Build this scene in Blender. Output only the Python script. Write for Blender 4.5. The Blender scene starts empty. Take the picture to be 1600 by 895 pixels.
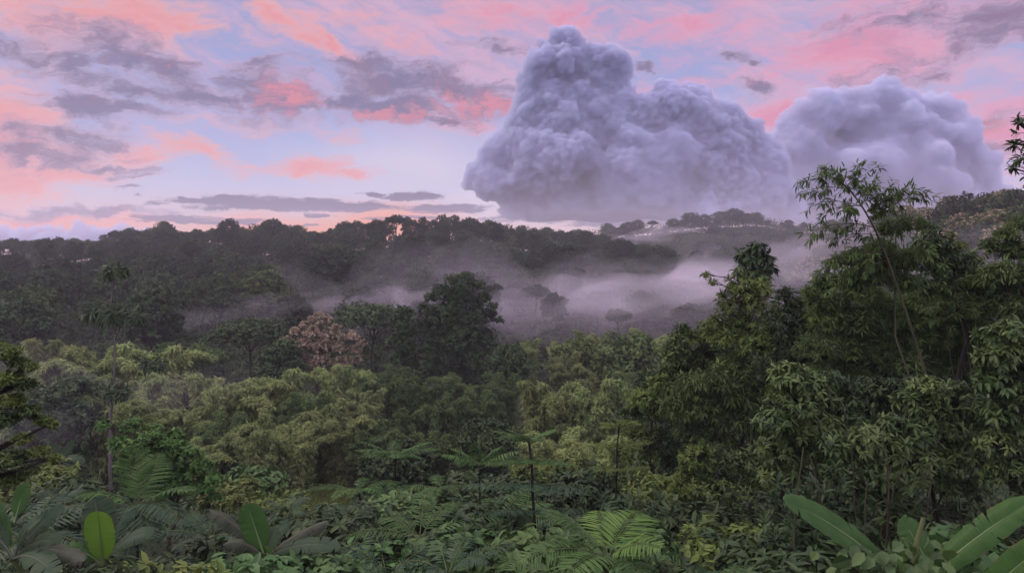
import bpy, bmesh, math, time
import numpy as np
from mathutils import Vector, noise as mnoise

T0 = time.time()
sc = bpy.context.scene
COL = sc.collection
F = 1043.0            # focal length in photo pixels (1600 wide)
EYE = 26.0            # eye height above the valley floor datum


def at(px, py, d):
    """World point seen at photo pixel (px, py) at distance d along the view."""
    return np.array([d * (px - 800) / F, d, EYE - d * (py - 390) / F])


def nrm(v):
    return v / np.maximum(np.linalg.norm(v, axis=-1, keepdims=True), 1e-9)


def lin(r, g, b):
    f = lambda c: ((c / 255 + .055) / 1.055) ** 2.4 if c > 10 else c / 255 / 12.92
    return (f(r), f(g), f(b), 1.0)


# ------------------------------------------------------------------ terrain
_cp = np.array([-300, 0, 100, 180, 260, 350, 480, 620, 700, 780, 850, 940, 1000, 1100, 1240, 1340, 1400, 1480, 1600, 1900.])
_cd = np.array([380, 380, 380, 380, 370, 360, 360, 350, 360, 370, 400, 420, 430, 430, 400, 300, 250, 210, 190, 180.])
_cy = np.array([384, 384, 382, 376, 364, 363, 366, 354, 354, 360, 367, 373, 377, 392, 398, 384, 368, 345, 326, 300.])
_rp = np.array([-300, 700, 900, 1000, 1050, 1100, 1180, 1240, 1330, 1420, 1900.])
_ry = np.array([460, 430, 363, 353, 347, 343, 339, 350, 352, 356, 360.])


def hash2(i, j, s):
    n = (i * 374761393 + j * 668265263 + s * 974634777) & 0x7fffffff
    n = ((n ^ (n >> 13)) * 1274126177) & 0x7fffffff
    return ((n ^ (n >> 16)) & 0xffff) / 65535.0


def vnoise(x, y, s=0):
    xi, yi = np.floor(x).astype(np.int64), np.floor(y).astype(np.int64)
    fx, fy = x - xi, y - yi
    fx, fy = fx * fx * (3 - 2 * fx), fy * fy * (3 - 2 * fy)
    a, b = hash2(xi, yi, s), hash2(xi + 1, yi, s)
    c, d = hash2(xi, yi + 1, s), hash2(xi + 1, yi + 1, s)
    return (a * (1 - fx) + b * fx) * (1 - fy) + (c * (1 - fx) + d * fx) * fy


def ground(x, y):
    x, y = np.asarray(x, float), np.asarray(y, float)
    px = 800 + F * x / np.maximum(y, 25)
    near = np.interp(y, [-80, -10, 0, 6, 10, 15, 25, 40, 60, 90, 125, 150], [0, -2.5, -4.4, -6.0, -7.6, -9.6, -13, -17.3, -21.5, -25, -25.5, -22.5])
    D = np.interp(px, _cp, _cd)
    H = (390 - np.interp(px, _cp, _cy)) / F * D - 11.5
    t = np.clip((y - 150) / (D - 150), 0, 1)
    h1 = -22.5 + (H + 22.5) * (t * .55 + .45 * t * t * (3 - 2 * t))
    back = np.clip((y - D) / 160, 0, 1)
    h1 = h1 - 45 * back * back * (3 - 2 * back)
    H2 = (390 - np.interp(px, _rp, _ry)) / F * 720 - 10
    t2 = np.clip(1 - np.abs(y - 720) / 230, 0, 1)
    h2 = -60 + (H2 + 60) * t2 * t2 * (3 - 2 * t2)
    r = np.where(y < 150, near, np.maximum(h1, h2))
    bump = (vnoise(x / 9, y / 9, 3) - .5) * np.clip(y / 30, .25, 1.2) + (vnoise(x / 40, y / 40, 5) - .5) * np.clip(y / 40 - .5, 0, 3)
    return EYE + r + bump


# ------------------------------------------------------------------ mesh building
class MB:
    def __init__(s):
        s.v, s.f, s.m, s.t, s.sm, s.n = [], [], [], [], [], 0

    def add(s, V, T, mat=0, tone=0.5, smooth=False):
        V = np.asarray(V, float).reshape(-1, 3)
        T = np.asarray(T, np.int64).reshape(-1, 3)
        s.v.append(V); s.f.append(T + s.n)
        s.m.append(np.full(len(T), mat)); s.sm.append(np.full(len(T), smooth))
        s.t.append(np.broadcast_to(np.asarray(tone, float), (len(V),)))
        s.n += len(V)

    def build(s, name, mats, parent=None, loc=(0, 0, 0)):
        me = bpy.data.meshes.new(name)
        V = np.concatenate(s.v); T = np.concatenate(s.f)
        me.vertices.add(len(V)); me.vertices.foreach_set('co', V.ravel())
        me.loops.add(T.size); me.loops.foreach_set('vertex_index', T.ravel())
        me.polygons.add(len(T))
        me.polygons.foreach_set('loop_start', np.arange(0, T.size, 3))
        me.polygons.foreach_set('material_index', np.concatenate(s.m).astype(np.int32))
        me.polygons.foreach_set('use_smooth', np.concatenate(s.sm).astype(bool))
        a = me.attributes.new('tone', 'FLOAT', 'POINT')
        a.data.foreach_set('value', np.concatenate(s.t))
        me.update(calc_edges=True)
        for m in (mats if isinstance(mats, (list, tuple)) else [mats]):
            me.materials.append(m)
        o = bpy.data.objects.new(name, me)
        COL.objects.link(o)
        o.location = loc
        if parent is not None:
            o.parent = parent
        return o

    def tube(s, P, R, n=6, mat=0, tone=.5):
        P = np.asarray(P, float); R = np.broadcast_to(np.asarray(R, float), (len(P),))
        Tn = nrm(np.gradient(P, axis=0))
        up = np.array([.31, .17, .93]) if abs(Tn[0][2]) < .9 else np.array([1., .2, 0])
        S = nrm(np.cross(Tn, up)); B = np.cross(Tn, S)
        a = np.arange(n) / n * 2 * np.pi
        V = P[:, None] + R[:, None, None] * (np.cos(a)[None, :, None] * S[:, None] + np.sin(a)[None, :, None] * B[:, None])
        i = np.arange(len(P) - 1)[:, None] * n; j = np.arange(n)[None]; k = (j + 1) % n
        q = np.stack([i + j, i + k, i + n + k, i + n + j], -1).reshape(-1, 4)
        s.add(V.reshape(-1, 3), np.concatenate([q[:, [0, 1, 2]], q[:, [0, 2, 3]]]), mat, tone, True)

    def tubes(s, A, B, ra, rb, mat=0, tone=.5, bend=None):
        """Many thin three-sided twigs from points A to B (n,3)."""
        A = np.asarray(A, float); B = np.asarray(B, float); n = len(A)
        if n == 0:
            return
        D = nrm(B - A); S = nrm(np.cross(D, np.array([.2, .35, .91]))); U = np.cross(D, S)
        M = (A + B) / 2 + (bend if bend is not None else 0)
        out = []
        for P, r in ((A, ra), (M, (ra + rb) / 2), (B, rb)):
            for k in range(3):
                c, sn = math.cos(k * 2.0944), math.sin(k * 2.0944)
                out.append(P + (S * c + U * sn) * r)
        V = np.stack(out, 1)
        T = []
        for lv in (0, 3):
            for k in range(3):
                k2 = (k + 1) % 3
                T += [(lv + k, lv + k2, lv + 3 + k2), (lv + k, lv + 3 + k2, lv + 3 + k)]
        T = np.array(T)[None] + (np.arange(n) * 9)[:, None, None]
        s.add(V.reshape(-1, 3), T, mat, tone, True)

    def leaves(s, P, D, N, L, W, tone, fold=.12, droop=.15, fine=False, mat=0):
        """Many leaves: base point P, axis D, upper side N; fine = rounded eight-point blade."""
        P = np.asarray(P, float); n = len(P)
        if n == 0:
            return
        D = nrm(D); N = nrm(N - (N * D).sum(1, keepdims=True) * D); S = np.cross(D, N)
        L = np.broadcast_to(np.asarray(L, float), (n,))[:, None]; W = np.broadcast_to(np.asarray(W, float), (n,))[:, None]
        pos = lambda t, w, f: P + D * (t * L) + S * (w * W * .5) + N * (f * W - droop * t * t * L)
        if fine:
            V = np.stack([pos(0, 0, 0), pos(.3, -.9, fold), pos(.3, 0, 0), pos(.3, .9, fold), pos(.68, -.8, fold), pos(.68, 0, 0), pos(.68, .8, fold), pos(1, 0, 0)], 1)
            T = np.array([(0, 1, 2), (0, 2, 3), (1, 4, 5), (1, 5, 2), (2, 5, 6), (2, 6, 3), (4, 7, 5), (5, 7, 6)]); c = 8
        else:
            V = np.stack([pos(0, 0, 0), pos(.45, -1, fold), pos(1, 0, 0), pos(.45, 1, fold)], 1)
            T = np.array([(0, 1, 2), (0, 2, 3)]); c = 4
        T = T[None] + (np.arange(n) * c)[:, None, None]
        s.add(V.reshape(-1, 3), T, mat, np.repeat(np.broadcast_to(tone, (n,)), c))


def tag(o, label=None, cat=None, group=None, kind=None):
    if label: o['label'] = label
    if cat: o['category'] = cat
    if group: o['group'] = group
    if kind: o['kind'] = kind
    return o


def thing(name, label, cat, loc, group=None):
    o = bpy.data.objects.new(name, None); COL.objects.link(o)
    o.empty_display_size = .5
    o.location = tuple(float(q) for q in loc)
    return tag(o, label, cat, group)


def dup(o, loc, rz=0.0, scale=(1, 1, 1), label=None, group=None):
    def cp(src, par):
        c = src.copy(); COL.objects.link(c)
        if par is not None:
            c.parent = par
        for ch in kids.get(src.name, ()):
            cp(ch, c)
        return c
    kids = KIDS.setdefault(o.name, {})
    if not kids:
        st = [o]
        while st:
            q = st.pop(); kids[q.name] = list(q.children); st += list(q.children)
    r = cp(o, None)
    r.location = tuple(float(q) for q in loc); r.rotation_euler = (0, 0, rz); r.scale = scale
    if label: r['label'] = label
    if group: r['group'] = group
    return r


KIDS = {}


# ------------------------------------------------------------------ materials
def new_mat(name):
    m = bpy.data.materials.new(name); m.use_nodes = True
    nt = m.node_tree; nt.nodes.clear()
    return m, nt, nt.nodes.new, nt.links.new


def leaf_mat(name, cols, rough=.5, transl=.3, spec=.4, vary=.25, k=(1.22, 1.28, 1.05)):
    """Leaf colour picked per leaf from cols; each plant shifts it a little."""
    m, nt, N, K = new_mat(name); spec = spec * .4; rough = min(.75, rough + .1); cols = [tuple(a * b for a, b in zip(c, k)) for c in cols]
    out = N('ShaderNodeOutputMaterial'); at_ = N('ShaderNodeAttribute'); at_.attribute_name = 'tone'
    cr = N('ShaderNodeValToRGB'); e = cr.color_ramp.elements
    while len(e) < len(cols):
        e.new(.5)
    for i, c in enumerate(cols):
        e[i].position = i / (len(cols) - 1); e[i].color = (*c, 1)
    K(at_.outputs['Fac'], cr.inputs[0])
    oi = N('ShaderNodeObjectInfo'); hs = N('ShaderNodeHueSaturation')
    mr = N('ShaderNodeMapRange'); mr.inputs[3].default_value = 1 - vary; mr.inputs[4].default_value = 1 + vary
    K(oi.outputs['Random'], mr.inputs[0]); K(mr.outputs[0], hs.inputs['Value'])
    mr2 = N('ShaderNodeMapRange'); mr2.inputs[3].default_value = .5 - .03 * vary; mr2.inputs[4].default_value = .5 + .05 * vary
    mu = N('ShaderNodeMath'); mu.operation = 'MULTIPLY'; mu.inputs[1].default_value = 7.31
    fr = N('ShaderNodeMath'); fr.operation = 'FRACT'
    K(oi.outputs['Random'], mu.inputs[0]); K(mu.outputs[0], fr.inputs[0]); K(fr.outputs[0], mr2.inputs[0]); K(mr2.outputs[0], hs.inputs['Hue'])
    K(cr.outputs[0], hs.inputs['Color'])
    p = N('ShaderNodeBsdfPrincipled'); p.inputs['Roughness'].default_value = rough
    p.inputs['Specular IOR Level'].default_value = spec
    K(hs.outputs[0], p.inputs['Base Color'])
    if transl > 0:
        tr = N('ShaderNodeBsdfTranslucent'); mx = N('ShaderNodeMixShader'); mx.inputs[0].default_value = transl
        K(hs.outputs[0], tr.inputs[0]); K(p.outputs[0], mx.inputs[1]); K(tr.outputs[0], mx.inputs[2]); K(mx.outputs[0], out.inputs[0])
    else:
        K(p.outputs[0], out.inputs[0])
    return m


def bark_mat(name, a, b, scale=6.0):
    m, nt, N, K = new_mat(name)
    out = N('ShaderNodeOutputMaterial'); p = N('ShaderNodeBsdfPrincipled'); p.inputs['Roughness'].default_value = .85; p.inputs['Specular IOR Level'].default_value = .1
    tc = N('ShaderNodeTexCoord'); mp = N('ShaderNodeMapping'); mp.inputs['Scale'].default_value = (1, 1, .25)
    nz = N('ShaderNodeTexNoise'); nz.inputs['Scale'].default_value = scale; nz.inputs['Detail'].default_value = 4
    cr = N('ShaderNodeValToRGB'); cr.color_ramp.elements[0].color = (*a, 1); cr.color_ramp.elements[1].color = (*b, 1)
    cr.color_ramp.elements[0].position = .3; cr.color_ramp.elements[1].position = .7
    K(tc.outputs['Object'], mp.inputs[0]); K(mp.outputs[0], nz.inputs[0]); K(nz.outputs[0], cr.inputs[0]); K(cr.outputs[0], p.inputs['Base Color'])
    bp = N('ShaderNodeBump'); bp.inputs['Strength'].default_value = .5; bp.inputs['Distance'].default_value = .03
    K(nz.outputs[0], bp.inputs['Height']); K(bp.outputs[0], p.inputs['Normal']); K(p.outputs[0], out.inputs[0])
    return m


def banana_mat(name, a, b, rib, transl=.35, rough=.35, gloss=.14):
    """Blade with fine parallel side veins; tone 1 marks the midrib."""
    m, nt, N, K = new_mat(name)
    out = N('ShaderNodeOutputMaterial'); p = N('ShaderNodeBsdfPrincipled'); p.inputs['Roughness'].default_value = rough; p.inputs['Specular IOR Level'].default_value = gloss
    at_ = N('ShaderNodeAttribute'); at_.attribute_name = 'along'
    tn = N('ShaderNodeAttribute'); tn.attribute_name = 'tone'
    wn = N('ShaderNodeTexNoise'); wn.noise_dimensions = '1D'; wn.inputs['Scale'].default_value = 60; wn.inputs['Detail'].default_value = 3
    K(at_.outputs['Fac'], wn.inputs['W'])
    tc = N('ShaderNodeTexCoord'); n2 = N('ShaderNodeTexNoise'); n2.inputs['Scale'].default_value = 3.5; n2.inputs['Detail'].default_value = 3
    K(tc.outputs['Object'], n2.inputs[0])
    ad = N('ShaderNodeMath'); ad.operation = 'ADD'; K(wn.outputs[0], ad.inputs[0]); K(n2.outputs[0], ad.inputs[1])
    mr = N('ShaderNodeMapRange'); mr.inputs[1].default_value = .65; mr.inputs[2].default_value = 1.35; K(ad.outputs[0], mr.inputs[0])
    mx = N('ShaderNodeMix'); mx.data_type = 'RGBA'; mx.inputs[6].default_value = (*a, 1); mx.inputs[7].default_value = (*b, 1)
    K(mr.outputs[0], mx.inputs[0])
    ed = N('ShaderNodeAttribute'); ed.attribute_name = 'edge'
    n3 = N('ShaderNodeTexNoise'); n3.inputs['Scale'].default_value = 9; n3.inputs['Detail'].default_value = 4; K(tc.outputs['Object'], n3.inputs[0])
    ea = N('ShaderNodeMath'); ea.operation = 'MULTIPLY_ADD'; K(n3.outputs[0], ea.inputs[0]); ea.inputs[1].default_value = .9; K(ed.outputs['Fac'], ea.inputs[2])
    er = N('ShaderNodeMapRange'); er.inputs[1].default_value = 1.42; er.inputs[2].default_value = 1.56; K(ea.outputs[0], er.inputs[0])
    mb_ = N('ShaderNodeMix'); mb_.data_type = 'RGBA'; mb_.inputs[7].default_value = (.085, .075, .032, 1); K(er.outputs[0], mb_.inputs[0]); K(mx.outputs[2], mb_.inputs[6]); mx = mb_
    m2 = N('ShaderNodeMix'); m2.data_type = 'RGBA'; m2.inputs[7].default_value = (*rib, 1)
    K(tn.outputs['Fac'], m2.inputs[0]); K(mx.outputs[2], m2.inputs[6])
    K(m2.outputs[2], p.inputs['Base Color'])
    bp = N('ShaderNodeBump'); bp.inputs['Strength'].default_value = .35; bp.inputs['Distance'].default_value = .02
    K(wn.outputs[0], bp.inputs['Height']); K(bp.outputs[0], p.inputs['Normal'])
    tr = N('ShaderNodeBsdfTranslucent'); K(m2.outputs[2], tr.inputs[0])
    ms = N('ShaderNodeMixShader'); ms.inputs[0].default_value = transl
    K(p.outputs[0], ms.inputs[1]); K(tr.outputs[0], ms.inputs[2]); K(ms.outputs[0], out.inputs[0])
    return m


def vol_mat(name, density, color, aniso=0.0):
    m, nt, N, K = new_mat(name)
    out = N('ShaderNodeOutputMaterial'); v = N('ShaderNodeVolumePrincipled')
    v.inputs['Density'].default_value = density; v.inputs['Color'].default_value = (*color, 1); v.inputs['Anisotropy'].default_value = aniso
    K(v.outputs[0], out.inputs['Volume'])
    return m


M = {}
M['far'] = leaf_mat('far_foliage', [(.014, .026, .015), (.028, .046, .022), (.042, .060, .027)], .6, .15, .25, .35)
M['far_olive'] = leaf_mat('olive_far_foliage', [(.032, .052, .020), (.060, .086, .032), (.085, .108, .042)], .6, .2, .25, .3)
M['dark'] = leaf_mat('dark_foliage', [(.018, .036, .018), (.035, .060, .026), (.050, .078, .030)], .5, .2, .35, .15)
M['bamboo'] = leaf_mat('bamboo_foliage', [(.108, .146, .062), (.175, .220, .092), (.24, .276, .125)], .55, .35, .3, .2)
M['bamboo_green'] = leaf_mat('green_bamboo_foliage', [(.044, .076, .032), (.076, .116, .046), (.112, .150, .062)], .55, .35, .3, .2)
M['pink'] = leaf_mat('rusty_blossom', [(.19, .145, .115), (.28, .22, .175), (.36, .285, .23)], .7, .2, .2, .1)
M['mango'] = leaf_mat('glossy_broad_leaf', [(.024, .044, .016), (.042, .070, .024), (.060, .092, .030), (.100, .130, .042)], .38, .22, .5, .12)
M['mango_dark'] = leaf_mat('dark_broad_leaf', [(.016, .032, .014), (.026, .048, .020), (.045, .070, .026)], .4, .2, .45, .12)
M['fine'] = leaf_mat('narrow_leaf', [(.032, .058, .020), (.058, .094, .030), (.095, .135, .042)], .48, .3, .4, .15)
M['olive'] = leaf_mat('olive_leaf', [(.044, .068, .020), (.080, .112, .032), (.125, .155, .046)], .5, .3, .35, .15)
M['bush'] = leaf_mat('tufted_bush_leaf', [(.030, .072, .018), (.056, .118, .030), (.088, .160, .044)], .45, .3, .4, .1)
M['shrub'] = leaf_mat('shrub_leaf', [(.022, .048, .018), (.042, .082, .028), (.070, .120, .040)], .42, .25, .45, .3)
M['under'] = leaf_mat('undergrowth_leaf', [(.010, .024, .011), (.018, .040, .016), (.026, .050, .019), (.034, .060, .022), (.050, .078, .030), (.10, .085, .075)], .45, .2, .45, .1)
M['fern'] = leaf_mat('fern_leaflet', [(.024, .058, .017), (.044, .094, .027), (.070, .132, .038)], .42, .3, .45, .25)
M['fern_bright'] = leaf_mat('bright_fern_leaflet', [(.055, .115, .026), (.085, .155, .036), (.115, .190, .046)], .4, .35, .45, .1)
M['fern_dark'] = leaf_mat('blue_green_leaflet', [(.015, .036, .022), (.026, .054, .030), (.038, .070, .036)], .4, .2, .5, .2)
M['grass'] = leaf_mat('grass_blade', [(.055, .080, .022), (.085, .110, .032), (.110, .130, .040)], .55, .3, .3, .1)
M['bark'] = bark_mat('brown_bark', (.026, .023, .015), (.060, .052, .035))
M['bark_dark'] = bark_mat('dark_bark', (.012, .011, .009), (.030, .027, .021))
M['bark_pale'] = bark_mat('pale_bark', (.070, .064, .056), (.13, .12, .105), 3)
M['culm'] = bark_mat('bamboo_culm', (.030, .032, .018), (.065, .066, .034), 3)
M['stem'] = bark_mat('green_stem', (.05, .075, .025), (.10, .12, .045), 5)
M['banana'] = banana_mat('banana_blade', (.022, .066, .012), (.046, .112, .022), (.15, .22, .085), .25, .38)
M['banana_lit'] = banana_mat('bright_banana_blade', (.085, .19, .022), (.13, .25, .035), (.20, .30, .09), .4)  # brighter, yellower green than the plain banana blade
M['banana_dull'] = banana_mat('dull_banana_blade', (.024, .052, .022), (.052, .080, .042), (.10, .12, .075), .2, .55, .08)
M['banana_dry'] = banana_mat('withered_banana_blade', (.030, .042, .022), (.078, .090, .058), (.10, .10, .065), .15, .6, .06)


# ------------------------------------------------------------------ plant parts
def rand_dirs(rng, n, up_bias=0.0):
    v = rng.normal(size=(n, 3)); v = nrm(v); v[:, 2] += up_bias
    return nrm(v)


def whorls(mb, C, A, k, L, W, spread, hang, rng, stag=0.0, fine=False, tone=None, mat=0, lvar=.3, droop=.18, fold=.12):
    """k leaves around each twig end C whose twig points along A."""
    n = len(C)
    C = np.repeat(C, k, 0); A = np.repeat(A, k, 0); m = n * k
    pr = rng.normal(size=(m, 3)); pr = nrm(pr - (pr * A).sum(1, keepdims=True) * A)
    sp = spread * rng.uniform(.55, 1.2, (m, 1))
    D = A * np.cos(sp) + pr * np.sin(sp); D[:, 2] -= hang * rng.uniform(.5, 1.4, m); D = nrm(D)
    N = A * .7 + np.array([0, 0, .9]) + rng.normal(size=(m, 3)) * .18
    P = C - A * (stag * rng.uniform(0, 1, (m, 1)))
    s = rng.uniform(1 - lvar, 1 + lvar, m)
    base = np.repeat(rng.uniform(.15, .8, n), k) if tone is None else np.repeat(np.broadcast_to(tone, (n,)), k)
    mb.leaves(P, D, N, L * s, W * s, np.clip(base + rng.normal(0, .14, m), 0, 1), fold=fold, droop=droop, fine=fine, mat=mat)


def lobe_clumps(c, r, n, rng, inner=.45, low=-.35, flat=1.0):
    """n clump centres on and in the outer part of a lobe, with outward axes."""
    d = rand_dirs(rng, n * 2, .25); d = d[d[:, 2] > low][:n]
    rad = rng.uniform(inner ** 2, 1, len(d)) ** .5
    rad *= 1 + .28 * (np.array([mnoise.noise(Vector(q * 2.1 + c)) for q in d]))
    p = d * rad[:, None] * r * np.array([1, 1, flat])
    return c + p, nrm(d + np.array([0, 0, .25]))


def branch_path(a, b, rng, sag=.12, n=6, wob=.03):
    t = np.linspace(0, 1, n)[:, None]
    a = np.asarray(a, float); b = np.asarray(b, float); L = np.linalg.norm(b - a)
    w = np.cumsum(rng.normal(size=(n, 3)) * wob * L, 0) * np.sin(np.pi * t)
    return a + (b - a) * t + w + np.array([0, 0, sag * L]) * np.sin(np.pi * t) * .6


def canopy_mesh(R, H, nl, ncl, nlf, L, W, seed, mats, name, lean=0, flat=.8, open_=.35, trunk_r=.25, hang=.35, low=-.3, extra=None, lobe_r=(.36, .52), zspan=1.6, shape='dome'):
    """Whole small tree: trunk with limbs to nl lobes, each a cloud of leaf clumps."""
    rng = np.random.default_rng(seed)
    tr = MB(); cr = MB()
    mats = list(mats)
    kc = len(mats) - 1
    top = np.array([lean, 0, H])
    cz = H - R * flat
    base_h = cz - R * flat * .25
    tp = branch_path((0, 0, -1.0), (lean * .7, 0, base_h), rng, 0, 7)
    tr.tube(tp, np.linspace(trunk_r * 1.25, trunk_r * .65, 7), 7)
    for i in range(nl):
        if shape == 'dome':
            a = i * 2.39996 + rng.uniform(-.4, .4); z = 1 - (i + .5) / nl * zspan
            rr = math.sqrt(max(0, 1 - min(abs(z), 1) ** 2)) * rng.uniform(.5, .78)
            c = np.array([math.cos(a) * rr * R, math.sin(a) * rr * R, z * R * flat * .75])
        elif shape == 'umbrella':
            a = i * 2.39996; rr = math.sqrt((i + .5) / nl) * .8
            c = np.array([math.cos(a) * rr * R, math.sin(a) * rr * R, R * flat * (.45 - .45 * rr * rr + rng.uniform(-.12, .12))])
        else:  # column
            a = i * 2.39996; z = 1 - 2 * (i + .5) / nl
            rr = .42 * (1 - .4 * z) * rng.uniform(.5, 1.1)
            c = np.array([math.cos(a) * rr * R, math.sin(a) * rr * R, z * R * flat])
        c = c + np.array([lean, 0, cz])
        r = R * rng.uniform(*lobe_r)
        lp = branch_path(tp[-2] if i % 2 else tp[-1], c, rng, .1, 5)
        tr.tube(lp, np.linspace(trunk_r * .45, trunk_r * .12, 5), 5)
        C, A = lobe_clumps(c, r, ncl, rng, open_, low, .85)
        tr.tubes(c + (C - c) * .25, C, trunk_r * .08, trunk_r * .04)
        lobe_tone = rng.uniform(.25, .7)
        tone = np.clip(lobe_tone + rng.normal(0, .15, len(C)), 0, 1)
        sel = np.zeros(len(C), bool)
        if extra is not None:
            sel = (rng.random(len(C)) < extra) & (A[:, 2] > -.1)
        whorls(cr, C[~sel], A[~sel], nlf, L, W, 1.0, hang, rng, stag=L * .8, tone=tone[~sel], mat=0)
        if sel.any():
            whorls(cr, C[sel], A[sel], nlf * 2, L * .9, W * .9, .9, 0, rng, stag=L, tone=tone[sel], mat=1)
    return tr, cr


def simple_tree(name, label, cat, loc, mats, bark, seed, group=None, **kw):
    tr, cr = canopy_mesh(seed=seed, mats=mats, name=name, **kw)
    o = thing(name, label, cat, loc, group)
    tr.build('trunk', bark, o); cr.build('crown', mats, o)
    return o


def one_mesh_tree(name, mats, bark, seed, **kw):
    """Far tree: trunk and crown in one mesh (too small to show its parts)."""
    tr, cr = canopy_mesh(seed=seed, mats=mats, name=name, **kw)
    n = tr.n
    for V, T, m_, t, s_ in zip(cr.v, cr.f, cr.m, cr.t, cr.sm):
        tr.v.append(V); tr.f.append(T + n); tr.m.append(m_ + 1); tr.t.append(t); tr.sm.append(s_)
    tr.n += cr.n
    return tr.build(name, [bark] + list(mats))


def bamboo_mesh(seed, H=9, nc=26, spread=2.2, arch=2.6, leafL=.36, leafW=.075, per=46, fluff=.75, start=.3):
    """A clump of arching culms with drooping leafy sprays along their upper parts."""
    rng = np.random.default_rng(seed)
    cu = MB(); fo = MB()
    for i in range(nc):
        a = rng.uniform(0, 2 * np.pi); rr = spread * rng.uniform(.05, .45)
        b = np.array([math.cos(a) * rr, math.sin(a) * rr, -.6])
        h = H * rng.uniform(.74, 1.06); out = arch * rng.uniform(.25, 1.0) * h / H
        t = np.linspace(0, 1, 12)
        o = np.array([math.cos(a), math.sin(a), 0])
        bendz = 1 - .16 * t ** 3 * out / arch * 2
        P = b + o * (out * (t ** 2.2))[:, None] + np.array([0, 0, 1.]) * (h * np.sin(t * 1.42) / math.sin(1.42) * bendz)[:, None]
        cu.tube(P, np.linspace(.05, .012, 12), 4)
        tt = rng.uniform(start, 1.0, per) ** .85
        idx = tt * 11; i0 = np.minimum(idx.astype(int), 10); fr = (idx - i0)[:, None]
        C0 = P[i0] * (1 - fr) + P[i0 + 1] * fr
        side = rand_dirs(rng, per, .0); side[:, 2] = np.abs(side[:, 2]) * .3; side = nrm(side)
        ext = (fluff * (1.15 - tt) * rng.uniform(.3, 1.2, per) + .12)[:, None]
        C = C0 + side * ext - np.array([0, 0, 1.]) * ext * ext * .35
        A = nrm(side + np.array([0, 0, -.25]))
        cu.tubes(C0, C, .008, .004)
        whorls(fo, C, A, 9, leafL, leafW, .75, .55, rng, stag=leafL * 1.3, tone=np.clip(rng.uniform(.2, .75) + rng.normal(0, .15, per), 0, 1), droop=.25)
    return cu, fo


def bez(a, c, b, n):
    t = np.linspace(0, 1, n)[:, None]
    return (1 - t) ** 2 * a + 2 * t * (1 - t) * c + t * t * b


def frond(mb, a, b, arch, seed, pairs=26, ll=.45, lw=.05, stalk=.18, hang=.25, r=.012, tw=0.0, mat_s=1, sweep=.55):
    """Feather-shaped leaf from a to b, its rib bowed up by arch."""
    rng = np.random.default_rng(seed)
    a = np.asarray(a, float); b = np.asarray(b, float)
    P = bez(a, (a + b) / 2 + np.array([0, 0, arch]), b, 16)
    mb.tube(P, np.linspace(r, r * .3, 16), 5, mat=mat_s)
    t = np.linspace(stalk, .995, pairs); idx = t * 15; i0 = np.minimum(idx.astype(int), 14); fr = (idx - i0)[:, None]
    Q = P[i0] * (1 - fr) + P[i0 + 1] * fr
    Tn = nrm(np.gradient(P, axis=0)); Tq = nrm(Tn[i0] * (1 - fr) + Tn[i0 + 1] * fr)
    S = nrm(np.cross(Tq, np.array([0, 0, 1.]) + np.array([.02, .05, 0]))); U = np.cross(S, Tq)
    if tw:
        S, U = S * math.cos(tw) + U * math.sin(tw), U * math.cos(tw) - S * math.sin(tw)
    prof = ll * np.interp((t - stalk) / (1 - stalk), [0, .12, .35, .7, 1], [.55, .85, 1, .75, .22])
    dead = rng.uniform(0, 1, (2, pairs)); dead = dead < .06
    for s in (-1, 1):
        pk = np.where(dead[(s + 1) // 2], rng.uniform(.15, .6, pairs), 1.0)
        D = S * s + Tq * sweep + U * .18 + rng.normal(size=Q.shape) * .05; D[:, 2] -= hang * rng.uniform(.6, 1.3, len(D))
        mb.leaves(Q, D, U + np.array([0, 0, .2]), pk * prof * rng.uniform(.82, 1.1, pairs), lw * np.interp(t, [0, 1], [1.1, .7]),
                  np.clip(.5 + rng.normal(0, .18, pairs), 0, 1), fold=.2, droop=.22, fine=True)


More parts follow.
